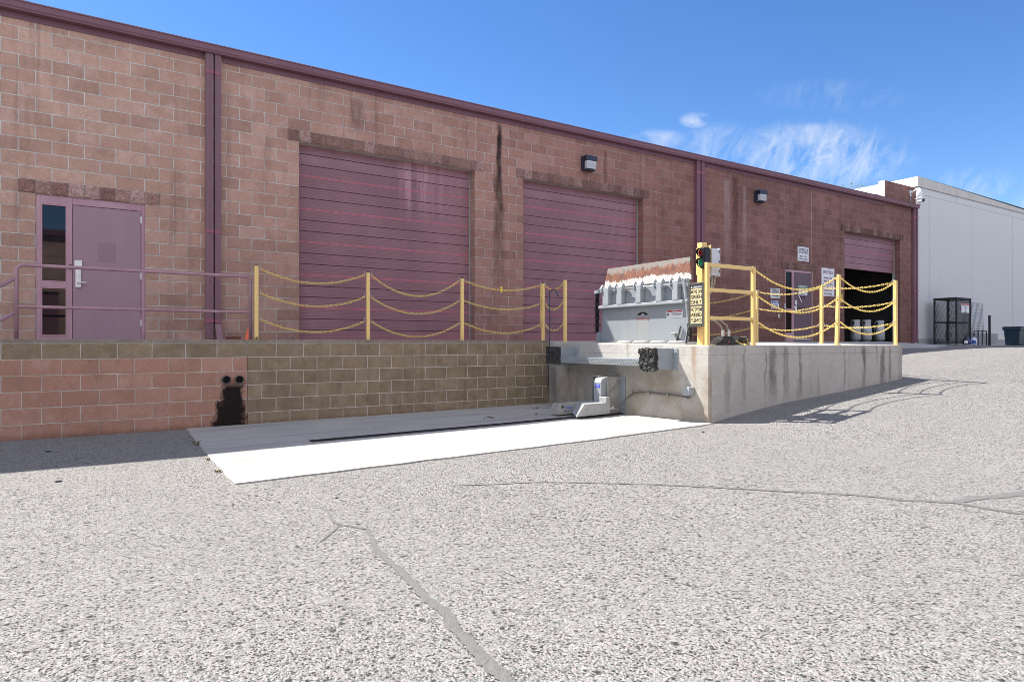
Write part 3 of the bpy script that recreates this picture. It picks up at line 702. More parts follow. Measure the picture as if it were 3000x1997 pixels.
# sectional roller doors
CY_ = 12.128
def section_door(name, x0, x1, zbot, label):
    r = bpy.data.objects.new(name, None); COL.objects.link(r); r.parent = bld; r.location = Vector(((x0 + x1) / 2, CY_, zbot)) - wl(bld)
    r['label'] = label
    top = 3.78; hgt = .6096; k = 0; z = zbot
    while z < top:
        zt = min(z + hgt, top); mb = MB(); prof = [(CY_ + .03, z), (CY_, z + .005)]
        zz = z
        seq = []
        for i in (1, 2):
            zc = z + .2032 * i
            if zc < zt - .03: prof += [(CY_, zc - .008), (CY_ + .010, zc - .003), (CY_ + .010, zc + .003), (CY_, zc + .008)]; seq.append(len(prof) - 3)
        prof += [(CY_, zt - .005), (CY_ + .03, zt)]
        for i in range(len(prof) - 1):
            (ya, za), (yb, zb) = prof[i], prof[i + 1]
            mi = 1 if (i in (0, len(prof) - 2)) else (2 if i in seq or i + 1 in seq or i - 1 in seq else 0)
            mb.add([(x0 - .08, ya, za), (x1 - .03, ya, za), (x1 - .03, yb, zb), (x0 - .08, yb, zb)], [(0, 1, 2, 3)], mi)
        mb.add([(x0 - .08, CY_ + .03, z), (x1 - .03, CY_ + .03, z), (x1 - .03, CY_ + .03, zt), (x0 - .08, CY_ + .03, zt)], [(3, 2, 1, 0)], 0)
        # worn joint strip between sections
        if k and zt - z > .2:
            mb.box(x0 - .08, x1 - .03, CY_ - .0025, CY_ + .012, z - .010, z - .002, 1); mb.box(x0 - .08, x1 - .03, CY_ - .002, CY_ + .012, z + .003, z + .011, 1)
        mb.build('door_section', ['roller', 'seam', 'groove'], r, fix=False); z = zt; k += 1
    gr = MB(); gr.box(x1 - .028, x1 - .004, CY_ - .02, CY_ + .06, .05, 3.7); gr.box(x1 - .05, x1 - .028, CY_ + .018, CY_ + .026, .05, 3.7); gr.build('guide_rail', 'galv', r)
    return r
section_door('roller_door', 2.964, 6.604, .05, 'wide plum sectional door with a bleached patch at upper right')
section_door('roller_door', 7.829, 11.44, .05, 'plum sectional door behind the raised dock plate')
section_door('roller_door', 20.34, 23.82, 2.49, 'partly raised plum sectional door over a dark opening')

# ------------------------------------------------------------------ wall lamps
def wall_lamp(x0):
    t = thing('wall_lamp', '', 'wall lamp', (x0 + .16, FY, 4.06), 'wall pack lamps below the gutter')
    h = MB(); h.box(x0, x0 + .33, FY - .05, FY - .001, 4.06, 4.385); h.box(x0, x0 + .33, FY - .215, FY - .05, 4.265, 4.385); h.box(x0, x0 + .02, FY - .12, FY - .05, 4.09, 4.265)
    h.box(x0 + .01, x0 + .28, FY - .19, FY - .05, 4.045, 4.075)
    h.build('housing', 'navy', t, .008)
    l = MB(); l.add([(x0 + .025, FY - .205, 4.265), (x0 + .305, FY - .205, 4.265), (x0 + .305, FY - .05, 4.265), (x0 + .025, FY - .05, 4.265), (x0 + .04, FY - .19, 4.09), (x0 + .29, FY - .19, 4.09), (x0 + .29, FY - .05, 4.076), (x0 + .04, FY - .05, 4.076)],
        [(0, 1, 5, 4), (1, 2, 6, 5), (2, 3, 7, 6), (3, 0, 4, 7), (4, 5, 6, 7), (3, 2, 1, 0)])
    for i in range(11): xx = x0 + .05 + i * .023; l.box(xx, xx + .004, FY - .208, FY - .2, 4.12, 4.25)
    l.build('lens', 'lens', t, .004)
    return t
a = wall_lamp(9.45); a['label'] = 'dark wall lamp with clear lens above the door behind the dock plate'
b = copy_tree(a); b.location.x += 6.32; b['label'] = 'dark wall lamp right of the middle downspout, nearer the far opening'

# ------------------------------------------------------------------ RETAINING WALL
rw = thing('retaining_wall', 'low block retaining wall, pink at left and brown towards the dock', 'wall', (2, 10.144, -1.3))
BX('wall', 'lowblock', rw, -3.2, 7.197, 10.044, 10.244, -1.5, .004)
cp = MB(); x = -3.2; i = 0
while x < 7.19:
    x2 = min(7.19, x + .4064); tl = .004 * noise.noise(Vector((x * 3, 0, 5))); cp.box(x + .0035, x2 - .0035, 10.040 + tl, 10.246, .010, .056 + tl, 0); x = x2
cp.box(-3.2, 7.19, 10.0445, 10.24, .0042, .05, 1)
cp.build('cap', ['cap', plain('cap mortar', (.42, .40, .36), .9)], rw, .003)
for xx in (1.468, 1.643):
    p = MB(); n = 24; ro, ri = .063, .051
    vs = []
    for (r_, y_) in ((ro, 10.1), (ro, 9.985), (ri, 9.985), (ri, 10.3)):
        for k in range(n): a_ = 2 * math.pi * k / n; vs.append((xx + r_ * math.cos(a_), y_, -.525 + r_ * math.sin(a_)))
    fs = [(s_ * n + k, s_ * n + (k + 1) % n, (s_ + 1) * n + (k + 1) % n, (s_ + 1) * n + k) for s_ in range(3) for k in range(n)]
    p.add(vs, fs); p.build('drain_pipe', 'piperim', rw, smooth=False)
    q = MB(); q.add([(xx + .0505 * math.cos(2 * math.pi * k / n), 10.03, -.525 + .0505 * math.sin(2 * math.pi * k / n)) for k in range(n)], [tuple(range(n))]); q.build('pipe_bore', 'void', rw)

# ------------------------------------------------------------------ LOADING DOCK
dk = thing('loading_dock', 'raised concrete loading dock with stained long side', 'loading dock', (9.8, 8.2, -1.2))
b_ = MB(); nx_, nz_ = 60, 12
top = lambda x, y: WZ(y)
b_.box(7.2, 12.44, 6.18, 10.24, -1.6, -.2)
b_.v = []; b_.f = []; b_.mi = []
co = [(7.2, 6.18), (12.44, 6.18), (12.44, 10.243), (7.2, 10.243)]
b_.add([(x, y, -1.7) for x, y in co] + [(x, y, WZ(y)) for x, y in co], [(0, 1, 2, 3), (4, 5, 6, 7), (0, 1, 5, 4), (1, 2, 6, 5), (2, 3, 7, 6), (3, 0, 4, 7)])
b_.build('body', 'dock', dk, .018, seg=3)

# bumpers bolted on the truck face
def rough_block(x0, x1, y0, y1, z0, z1, amp, seed, n=14):
    bm = bmesh.new(); bmesh.ops.create_cube(bm, size=1)
    bmesh.ops.subdivide_edges(bm, edges=bm.edges[:], cuts=n, use_grid_fill=True)
    mb = MB(); 
    for v in bm.verts:
        p = Vector((lerp(x0, x1, v.co.x + .5), lerp(y0, y1, v.co.y + .5), lerp(z0, z1, v.co.z + .5)))
        q = p * 14 + Vector((seed, 0, 0)); d = Vector((noise.noise(q), noise.noise(q + Vector((9, 0, 0))), noise.noise(q + Vector((0, 9, 0)))))
        q2 = p * 38; d += .6 * Vector((noise.noise(q2), noise.noise(q2 + Vector((5, 0, 0))), noise.noise(q2 + Vector((0, 5, 0)))))
        k = 1.0 if v.co.x < .45 else .1
        mb.v.append(tuple(p + d * amp * k))
    bm.verts.index_update(); mb.f = [tuple(v.index for v in f.verts) for f in bm.faces]; mb.mi = [0] * len(mb.f); bm.free(); return mb
def bumper(y0, y1, torn, label):
    t = thing('dock_bumper', label, 'dock bumper', (7.0, (y0 + y1) / 2, -.24), 'bumpers on the dock face')
    s = MB(); s.box(6.87, 7.198, y0, y0 + .012, -.39, -.075); s.box(6.87, 7.198, y1 - .012, y1, -.39, -.075); s.box(6.87, 7.198, y0 + .012, y1 - .012, -.09, -.078); s.box(6.862, 6.87, y0, y1, -.39, -.075)
    s.build('bracket', 'greydark', t)
    f = MB(); f.box(7.186, 7.199, y0 - .085, y0, -.39, -.075); f.box(7.186, 7.199, y1, y1 + .085, -.39, -.075)
    fl_ = each(f, 'flange', 'greydark', t, .003)[0]
    bo = MB()
    for y in (y0 - .045, y1 + .045):
        for z in (-.13, -.32): bo.tube([(7.186, y, z), (7.165, y, z)], .017, 6)
    each(bo, 'bolt', 'galv', t)
    if torn: rough_block(6.775, 6.86, y0 - .005, y1 + .06, -.395, -.08, .036, 3, 30).build('rubber_pad', 'rubber', t)
    else: rough_block(6.78, 6.861, y0 - .01, y1 + .04, -.365, -.062, .006, 8, 16).build('rubber_pad', 'rubber', t)
    return t
bumper(6.85, 7.09, True, 'torn ragged black rubber bumper on grey bracket near the dock corner')
bumper(9.235, 9.53, False, 'intact black rubber bumper beside the low block wall')
# tread plate step between bumpers
stp = thing('dock_step', 'grey tread plate step slung between the two dock bumpers', 'step', (7.0, 8.2, -.3))
s = MB(); s.box(6.862, 7.197, 7.10, 9.232, -.243, -.236); s.box(6.855, 6.862, 7.10, 9.232, -.345, -.236); s.box(7.19, 7.197, 7.10, 9.232, -.31, -.243)
s.build('plate', 'greydark', stp)
tr = MB(); q = 0
for r_ in range(5):
    y = 7.12 + (.018 if r_ % 2 else 0)
    while y < 9.21:
        z = -.251 - r_ * .020; sg = 1 if (q % 2) else -1
        a = Vector((0, .015, .0085 * sg)); b2 = Vector((0, -.004 * sg, .005)); c_ = Vector((6.855, y, z))
        P4 = [c_ + a, c_ + b2, c_ - a, c_ - b2]; tr.add([v + Vector((-.005, 0, 0)) for v in P4] + P4, [(0, 1, 2, 3), (0, 1, 5, 4), (1, 2, 6, 5), (2, 3, 7, 6), (3, 0, 4, 7)]); y += .036; q += 1
tr.build('tread', 'galv', stp)

# truck restraint on the pad
rs = thing('truck_restraint', 'galvanised steel truck restraint hook bolted to the dock face', 'truck restraint', (6.9, 8.15, -1.2))
m = MB(); m.box(6.90, 7.18, 8.02, 8.033, -1.145, -.555); m.box(6.90, 7.18, 8.40, 8.413, -1.145, -.555); m.box(6.90, 7.198, 8.02, 8.413, -.555, -.545); m.box(7.10, 7.18, 8.033, 8.40, -1.145, -.555)
m.build('column', 'zinc', rs, .002)
fp = MB(); fp.box(7.182, 7.199, 7.905, 8.02, -1.15, -.545); fp.box(7.182, 7.199, 8.413, 8.52, -1.15, -.545); fpo = each(fp, 'mounting_plate', 'greydark', rs, .003)
bo = MB()
for z in (-.62, -.72, -.83, -.94, -1.05): bo.tube([(7.182, 7.955, z), (7.16, 7.955, z)], .016, 6)
each(bo, 'bolt', 'galv', rs)
gl = MB(); gl.box(7.165, 7.181, 8.006, 8.018, -.80, -.68); gl.box(7.165, 7.181, 8.006, 8.018, -.99, -.86); gl.box(7.165, 7.181, 8.006, 8.018, -1.12, -1.03); each(gl, 'weld_strip', 'galv', rs)
c = MB(); c.prism([(6.80, -.965), (6.80, -.635), (6.83, -.575), (6.90, -.560), (6.97, -.60), (6.97, -.965)], 'y', 8.055, 8.235)
car = c.build('carriage', 'greypaint', rs, .006)
lb = MB(); lb.box(6.7985, 6.7998, 8.085, 8.20, -.725, -.665); lbo = lb.build('label', 'labelblue', car)
text_mb([('PRODUCT', 1.0), ('by loading dock', .5)], (6.798, 8.143, -.695), (0, -1, 0), (0, 0, 1), .09, .0, MB()) if False else None
tx = text_mb(['POWER', ('AMP', .6)], (6.798, 8.143, -.696), (0, -1, 0), (0, 0, 1), .085, .036); tx.build('lettering', 'white', car)
ro = MB(); ro.tube([(6.95, 8.04, -.57), (6.95, 8.04, -.9)], .012, 8); ro.tube([(7.03, 8.045, -.57), (7.03, 8.045, -.9)], .009, 8)
for z in (-.66, -.78): ro.tube([(6.96, 8.05, z), (6.96, 8.015, z)], .02, 10)
each(ro, 'guide_rod', 'steel', rs)
BX('slot', 'void', rs, 6.80, 6.93, 8.065, 8.215, -1.0, -.966)
h = MB()
h.add([(6.14, 7.86, -1.14), (6.42, 8.34, -1.13), (6.83, 8.34, -1.13), (6.83, 7.86, -1.125), (6.30, 7.86, -.948), (6.56, 8.34, -.955), (6.83, 8.34, -.95), (6.83, 7.86, -.945)],
      [(0, 1, 2, 3), (4, 7, 6, 5), (0, 4, 5), (0, 5, 1), (1, 5, 6, 2), (2, 6, 7, 3), (3, 7, 4, 0)])
h.add([(6.745, 7.862, -.946), (6.828, 7.862, -.946), (6.828, 8.04, -.946), (6.745, 8.04, -.946), (6.745, 7.862, -.862), (6.828, 7.862, -.862), (6.828, 8.04, -.862), (6.745, 8.04, -.862)], [(4, 5, 6, 7), (0, 1, 5, 4), (1, 2, 6, 5), (2, 3, 7, 6), (3, 0, 4, 7)])
h.build('housing', 'galv', rs, .004)
nz = MB(); nz.prism([(6.15, -1.155), (6.90, -1.14), (6.90, -.972), (6.22, -.97), (6.15, -.985)], 'y', 8.345, 8.525); nzo = nz.build('nose', 'zinc', rs, .008)
text_mb(['PitBull'], (6.37, 8.3445, -1.045), (1, 0, 0), (0, 0, 1), .17, .042).build('lettering', 'labelblue', nzo)
text_mb(['TRUCK RESTRAINT', ('CHOCK WHEELS BEFORE USE', .7)], (6.36, 8.3445, -1.10), (1, 0, 0), (0, 0, 1), .19, .03).build('lettering', 'ink', nzo)
dogm = MB()  # small dog silhouette of the maker's mark, simple head shape
dogm.add([(6.22 + a * .05, 8.3435, -1.05 + b * .06) for a, b in ((0, 0), (.1, .6), (.35, .9), (.5, .6), (.8, .75), (.9, .4), (.75, .1), (.4, -.1))], [tuple(range(8))]); dogm.build('emblem', 'inkgrey', nzo)
BX('base_skid', 'blackmat', rs, 6.45, 7.15, 7.92, 8.36, -1.2, -1.141)
# conduit and junction box on the dock face
jb = thing('junction_box', 'small grey junction box with conduit running to the restraint', 'junction box', (7.15, 6.5, -.7))
BX('box', 'greypaint', jb, 7.09, 7.199, 6.45, 6.57, -.755, -.632, .006)
cd = MB(); cd.tube([(7.15, 6.51, -.75), (7.15, 6.515, -.79), (7.165, 6.56, -.785), (7.172, 6.75, -.77), (7.172, 7.1, -.772), (7.172, 7.36, -.762), (7.172, 7.55, -.775), (7.17, 7.68, -.80), (7.15, 7.80, -.87), (7.08, 7.86, -.96), (6.98, 7.885, -1.03), (6.88, 7.89, -1.05)], .013, 8); cd.build('conduit', 'conduitdark', jb, smooth=True)
ft = MB(); ft.tube([(6.93, 7.888, -1.042), (6.82, 7.89, -1.052)], .02, 10); ft.build('fitting', 'lock', jb)
cl = MB()
for y in (6.95, 7.35, 7.72): cl.box(7.158, 7.199, y - .012, y + .012, -.8, -.75)
each(cl, 'pipe_strap', 'conduit', jb)

# trench drain
td = thing('trench_drain', 'narrow black grated trench drain across the concrete pad', 'drain', (4.6, 8.1, -1.23))
frA = MB(); frB = MB(); gm2 = MB(); N = 34
for i in range(N):
    x0 = lerp(2.15, 7.1, i / N); x1 = lerp(2.15, 7.1, (i + 1) / N)
    for fr, ya, yb in ((frA, 8.03, 8.043), (frB, 8.157, 8.17)):
        za, zb = gz(x0, ya) + .016, gz(x1, ya) + .016
        fr.add([(x0, ya, za), (x1, ya, zb), (x1, yb, zb), (x0, yb, za), (x0, ya, za + .006), (x1, ya, zb + .006), (x1, yb, zb + .006), (x0, yb, za + .006)], [(4, 5, 6, 7), (0, 1, 5, 4), (2, 3, 7, 6)])
    za, zb = gz(x0, 8.1) + .0175, gz(x1, 8.1) + .0175
    gm2.add([(x0, 8.043, za), (x1, 8.043, zb), (x1, 8.157, zb), (x0, 8.157, za)], [(0, 1, 2, 3)], 1)
x = 2.16
while x < 7.09:
    z = gz(x, 8.1) + .018; gm2.box(x, x + .011, 8.043, 8.157, z, z + .005, 0); x += .03
frA.build('edge_rail', 'blackmat', td); frB.build('edge_rail', 'blackmat', td); gm2.build('grate', ['blackmat', 'void'], td)

# ------------------------------------------------------------------ DOCK PLATE (vertical leveler)
lv = thing('dock_plate', 'upright grey hinged dock plate with a rusty white lip', 'dock leveler', (7.65, 7.97, -.02))
BX('deck', 'deck', lv, 7.62, 7.66, 6.95, 8.995, .03, 1.0, .003)
BX('shelf', 'greypaint', lv, 7.53, 7.62, 6.99, 9.0, .625, .672, .006)
for y0, y1 in ((8.72, 8.875), (8.37, 8.51), (7.905, 8.03), (7.435, 7.563), (7.085, 7.206)):
    BX('post', 'greypaint', lv, 7.525, 7.62, y0, y1, .672, .985, .008)
oy = MB()
for y in (8.905, 8.70, 8.35, 7.885, 7.415, 7.065, 8.53, 8.05, 7.585, 7.226, 8.885):
    pts = [(7.50, .91), (7.50, .97), (7.515, 1.01), (7.545, 1.045), (7.575, 1.01), (7.60, .97), (7.615, .91), (7.585, .885), (7.53, .885)]
    oy.prism(pts, 'y', y - .008, y + .008)
each(oy, 'hinge_ear', 'greypaint', lv)
rd = MB(); rd.tube([(7.545, 7.0, .935), (7.545, 8.95, .935)], .015, 10); rd.build('hinge_rod', 'steel', lv, smooth=True)
lp = MB(); a = [(7.61, 6.885, .985), (7.61, 8.935, .985), (7.69, 8.92, 1.345), (7.69, 6.985, 1.345)]
lp.add(a + [(x + .03, y, z) for x, y, z in a], [(0, 1, 2, 3), (4, 5, 6, 7), (0, 1, 5, 4), (1, 2, 6, 5), (2, 3, 7, 6), (3, 0, 4, 7)]); lp.build('lip', 'lip', lv, .003)
bs = MB()
for i in range(5):
    y0 = 6.97 + i * .405; bs.tube([(7.60, y0, .02), (7.60, y0 + .34, .02)], .024, 10); bs.tube([(7.60, y0 + .34, .01), (7.60, y0 + .40, .01)], .014, 8)
each(bs, 'hinge_knuckle', 'galv', lv, smooth=True)
BX('base_angle', 'walk', lv, 7.5, 7.75, 6.9, 9.05, -.03, .004)
bw = MB()
for i in range(34): z = .2 + i * .021; x_ = 7.57; bw.lathe((x_, 9.085 - .02 * abs(math.sin(i)), z), [(.022, 0), (.048, .006), (.048, .012), (.022, .0205)], 12)
bw.build('bellows', 'black', lv)
arm = MB(); arm.box(7.55, 7.6, 9.02, 9.06, .02, .2); arm.box(7.52, 7.6, 9.0, 9.1, .90, .96); arm.tube([(7.57, 9.05, .95), (7.57, 8.9, 1.04)], .012, 8); arm.tube([(7.6, 9.1, .03), (7.58, 9.02, .22)], .014, 8); arm.box(7.6, 7.75, 9.09, 9.13, -.02, .22)
each(arm, 'side_arm', 'greydark', lv)
ra = MB(); ra.tube([(7.54, 7.0, 1.0), (7.54, 6.93, .68)], .014, 8); ra.tube([(7.54, 6.96, .99), (7.54, 6.89, .4)], .018, 8); ra.box(7.55, 7.6, 6.92, 6.96, .94, 1.0); ra.tube([(7.54, 6.92, .64), (7.54, 6.87, .66)], .03, 10)
each(ra, 'lift_strut', 'greydark', lv)
spg = MB()
sp = [Vector((7.57, 6.87, .02)), Vector((7.57, 6.89, .3))]
pts = [(7.58 + .035 * math.cos(i * .9), 6.885 + .035 * math.sin(i * .9), .04 + i * .0024) for i in range(110)]
spg.tube(pts, .008, 6); spg.tube([(7.55, 6.93, .02), (7.55, 6.9, .16), (7.55, 6.86, .3)], .012, 8); spg.tube([(7.54, 6.84, .03), (7.54, 6.87, .1)], .012, 8); each(spg, 'tension_spring', 'blackmat', lv, smooth=True)
pts = [(7.59 + .015 * math.cos(i * .8), lerp(7.16, 7.07, i / 130) + .015 * math.sin(i * .8), lerp(.04, .27, i / 130)) for i in range(131)]
cs = MB(); cs.tube(pts, .0036, 6); cs.build('coil_spring', 'inkgrey', lv, smooth=True)
BX('handle', 'steel', lv, 7.56, 7.62, 7.18, 7.25, .135, .165, .004)
dl = MB(); dl.box(7.6175, 7.6195, 7.065, 7.405, .405, .528, 0); dl.box(7.6165, 7.6175, 7.075, 7.395, .498, .522, 1)
for i in range(5): dl.box(7.6165, 7.6175, 7.09, 7.30 - .02 * (i % 2), .48 - i * .009, .483 - i * .009, 2)
dl.add([(7.617, 7.39 - a * .05, .425 + b * .055) for a, b in ((0, .5), (.2, 1), (.8, .95), (1, .6), (.75, .65), (.7, .3), (1, 0), (.6, .1), (.5, .5), (.25, .4))], [tuple(range(10))], 2)
lab = dl.build('warning_label', ['white', 'red', 'inkgrey'], lv); text_mb(['DANGER'], (7.6165, 7.235, .51), (0, -1, 0), (0, 0, 1), .1, .016).build('lettering', 'white', lab)
lg = MB()
arc = [(7.95 + .12 * math.cos(a), .47 + .055 * math.sin(a)) for a in [math.pi * i / 14 for i in range(15)]]
lg.add([(7.617, y, z) for y, z in arc], [tuple(range(15))], 0)
lg.add([(7.6165, 7.945 + .045 * math.cos(a), .478 + .02 * math.sin(a)) for a in [2 * math.pi * i / 12 for i in range(12)]], [tuple(range(12))], 1)
lgo = lg.build('emblem', ['ink', 'greypaint'], lv)
text_mb(['LoadHog'], (7.618, 7.95, .425), (0, -1, 0), (0, 0, 1), .3, .06).build('lettering', plain('faded red lettering', (.42, .12, .12), .5), lgo)

# ------------------------------------------------------------------ SIGNAL POLE, SIGN, CONTROL BOX
sp_ = thing('signal_pole', 'yellow square steel signal post on the dock corner', 'post', (7.47, 6.55, -.03))
BX('shaft', 'yellow', sp_, 7.42, 7.52, 6.50, 6.60, -.02, 1.485, .004)
BX('base_plate', 'yellow', sp_, 7.33, 7.62, 6.41, 6.69, -.032, -.015, .003)
pl_ = MB(); pl_.prism([(6.43, 1.09), (6.50, 1.03), (6.71, 1.03), (6.71, 1.43), (6.50, 1.43), (6.43, 1.45)], 'x', 7.522, 7.534); pl_.build('back_plate', 'yellow', sp_, .002)
tl = thing('traffic_signal', 'small black red and green traffic signal on the yellow post', 'traffic light', (7.38, 6.45, 1.25))
hb = MB(); hb.box(7.34, 7.50, 6.395, 6.50, 1.095, 1.40); hbo = hb.build('housing', 'black', tl, .02, seg=3)
for z, mt in ((1.322, 'lensred'), (1.178, 'lensgreen')):
    l = MB(); n = 24; cyy = 6.452
    l.add([(7.333, cyy, z)] + [(7.3375, cyy + .052 * math.cos(2 * math.pi * k / n), z + .052 * math.sin(2 * math.pi * k / n)) for k in range(n)], [(0, 1 + k, 1 + (k + 1) % n) for k in range(n)]); l.build('lens', mt, tl, smooth=True)
    v = MB(); vs = []; fs = []
    for k in range(n + 1):
        a_ = 2 * math.pi * k / n; dep = .05 if math.sin(a_) > -.2 else .02
        for r_ in (.058, .063): vs += [(7.339, cyy + r_ * math.cos(a_), z + r_ * math.sin(a_)), (7.339 - dep, cyy + r_ * math.cos(a_), z + r_ * math.sin(a_))]
    for k in range(n):
        o_ = 4 * k; fs += [(o_, o_ + 1, o_ + 5, o_ + 4), (o_ + 2, o_ + 6, o_ + 7, o_ + 3), (o_ + 1, o_ + 3, o_ + 7, o_ + 5)]
    v.add(vs, fs); v.build('visor', 'black', tl, smooth=False)
cn = MB(); cn.tube([(7.46, 6.475, 1.1), (7.46, 6.475, .88)], .011, 8); cn.build('conduit', 'conduit', tl)
cbx = thing('control_box', 'grey white electrical enclosure behind the signal post', 'electrical box', (7.62, 6.5, 1.0))
BX('case', 'boxgrey', cbx, 7.536, 7.69, 6.42, 6.70, 1.0, 1.40, .004); BX('door', 'boxgrey', cbx, 7.694, 7.712, 6.412, 6.708, .99, 1.41, .003)
hg = MB()
for z in (1.05, 1.19, 1.34): hg.box(7.688, 7.697, 6.412, 6.42, z, z + .035)
each(hg, 'hinge', 'blackmat', cbx)
cc = MB()
cc.tube([(7.60, 6.47, 1.0), (7.60, 6.47, .9), (7.57, 6.50, .75), (7.55, 6.53, .6), (7.55, 6.53, .42), (7.6, 6.52, .36), (7.70, 6.49, .33), (7.80, 6.47, .25), (7.825, 6.46, .17), (7.825, 6.46, .05)], .016, 8)
cc.tube([(7.645, 6.47, 1.0), (7.645, 6.465, .92), (7.62, 6.5, .78), (7.57, 6.56, .65), (7.57, 6.57, .43), (7.66, 6.54, .38), (7.80, 6.50, .35), (7.92, 6.47, .27), (7.955, 6.46, .17), (7.955, 6.46, .05)], .016, 8)
each(cc, 'conduit', 'conduit', cbx, smooth=True)
fc = MB()
for x in (7.825, 7.955): fc.tube([(x, 6.46, .2), (x, 6.46, .07)], .022, 10); fc.lathe((x, 6.46, -.03), [(.034, 0), (.034, .03), (.026, .05), (.024, .1)], 12)
each(fc, 'fitting', 'lock', cbx)
# caution sign, faces the truck driver
sg = thing('caution_sign', 'dark framed yellow MOVE ON GREEN ONLY caution sign with mirrored lower panel', 'sign', (7.34, 6.53, .56))
fm = MB()
Y0, Y1, Z0, Z1 = 6.385, 6.68, .243, .888; X0, X1 = 7.325, 7.375
fm.box(X0, X1, Y0, Y0 + .045, Z0, Z1); fm.box(X0, X1, Y1 - .028, Y1, Z0, Z1); fm.box(X0, X1, Y0 + .045, Y1 - .028, Z1 - .03, Z1); fm.box(X0, X1, Y0 + .045, Y1 - .028, Z0, Z0 + .05); fm.box(X0 + .004, X1, Y0 + .045, Y1 - .028, .548, .568)
fm.build('frame', 'bronze', sg, .003)
BX('header_panel', 'bronze', sg, X0 + .012, X1 - .005, Y0 + .045, Y1 - .028, .80, Z1 - .03)
BX('upper_panel', 'signyel', sg, X0 + .010, X1 - .005, Y0 + .045, Y1 - .028, .568, .80); BX('lower_panel', 'signyel', sg, X0 + .010, X1 - .005, Y0 + .045, Y1 - .028, .293, .548)
cyS = (Y0 + .045 + Y1 - .028) / 2; UX = (0, -1, 0); UZ = (0, 0, 1)
text_mb(['CAUTION'], (X0 + .0115, cyS - .018, .828), UX, UZ, .165, .036, bold=.02).build('lettering', 'white', sg)
tri = MB(); tri.add([(X0 + .010, cyS + .107, .812), (X0 + .010, cyS + .073, .812), (X0 + .010, cyS + .09, .845)], [(0, 1, 2)]); tri.build('warning_triangle', 'white', sg)
text_mb(['MOVE ON', 'GREEN', 'ONLY'], (X0 + .0095, cyS, .684), UX, UZ, .205, .205, gap=1.42, bold=.02).build('lettering', 'inkgrey', sg)
text_mb(['MOVE ON', 'GREEN', 'ONLY'], (X0 + .0095, cyS, .42), UX, UZ, .205, .215, gap=1.42, mirror=True, bold=.02).build('lettering', 'inkgrey', sg)
bk_ = MB(); bk_.box(7.376, 7.42, 6.5, 6.6, .8, .84); bk_.box(7.376, 7.42, 6.5, 6.6, .3, .34); each(bk_, 'bracket', 'bronze', sg)

# ------------------------------------------------------------------ POSTS, GATE, CHAINS
HZ = (1.13, .765, .37)
def post(x, y, label, sides, z0=-.02, lean=(0, 0), ht=1.16):
    t = thing('chain_post', label, 'post', (x, y, z0), 'yellow chain posts')
    m = MB(); s_ = .0275; lx, ly = lean
    m.add([(x + a * s_, y + b * s_, z0) for a, b in ((-1, -1), (1, -1), (1, 1), (-1, 1))] + [(x + a * s_ + lx, y + b * s_ + ly, ht) for a, b in ((-1, -1), (1, -1), (1, 1), (-1, 1))],
          [(0, 1, 2, 3), (4, 5, 6, 7), (0, 1, 5, 4), (1, 2, 6, 5), (2, 3, 7, 6), (3, 0, 4, 7)])
    m.build('shaft', 'yellow', t, .004)
    c_ = MB(); c_.box(x - .026 + lx, x + .026 + lx, y - .026 + ly, y + .026 + ly, ht, ht + .014); c_.build('post_cap', 'black', t, .006)
    for dx, dy in sides:
        d = Vector((dx, dy, 0)).normalized()
        for z in HZ:
            f_ = (z - z0) / (ht - z0); b0 = Vector((x + lx * f_, y + ly * f_, z)) + d * .0275
            h_ = MB(); h_.tube([b0 + Vector((0, 0, .028)), b0 + d * .008 + Vector((0, 0, .04)), b0 + d * .022 + Vector((0, 0, .042)), b0 + d * .032 + Vector((0, 0, .03)), b0 + d * .034 + Vector((0, 0, 0)), b0 + d * .026 + Vector((0, 0, -.016)), b0 + d * .01 + Vector((0, 0, -.018)), b0 + Vector((0, 0, -.008))], .0042, 6)
            h_.build('chain_eye', 'galv', t, smooth=True)
    bp = MB(); bp.box(x - .045, x + .045, y - .045, y + .045, z0, z0 + .008); bp.build('base_plate', 'yellow', t)
    return t
post(1.91, 10.2, 'yellow chain post standing next to the end of the plum handrail', [(1, 0)], .03)
post(3.645, 10.2, 'yellow chain post in front of the middle of the wide left roller door', [(-1, 0), (1, 0)], .03)
post(5.39, 10.2, 'yellow chain post in front of the right edge of the wide left door', [(-1, 0), (1, 0)], .03)
post(7.155, 10.2, 'yellow chain post with a spare length of chain hanging beside it', [(-1, 0), (.3, -1)], .03)
post(7.30, 9.68, 'yellow chain post whose foot shows on the dock edge above the left bumper', [(-.3, 1)], -.01, (0, 0), 1.19)
post(10.46, 6.26, 'yellow chain post midway along the long dock edge, leaning slightly', [(-1, 0), (1, 0)], -.03, (.06, 0), 1.16)
post(12.36, 6.26, 'yellow chain post at the far outer corner of the dock', [(-1, 0), (0, 1)], -.03, (-.02, 0), 1.16)
post(12.31, 7.69, 'yellow chain post just left of the mid edge post, set further back', [(0, -1), (0, 1)], 0, (0, 0), 1.16)
post(12.12, 9.09, 'thin looking yellow chain post seen right behind the guard rail upright', [(0, -1), (0, 1)], .01, (0, 0), 1.16)
gt = thing('guard_rail', 'yellow square tube guard rail with three bars on the dock corner', 'railing', (7.8, 6.28, -.03))
for x in (7.275, 8.295):
    BX('upright', 'yellow', gt, x - .0275, x + .0275, 6.255, 6.31, -.03, 1.155, .004); BX('post_cap', 'black', gt, x - .027, x + .027, 6.256, 6.309, 1.155, 1.169, .006)
for z in (1.10, .742, .340): BX('cross_bar', 'yellow', gt, 7.3025, 8.2675, 6.258, 6.307, z, z + .05, .004)

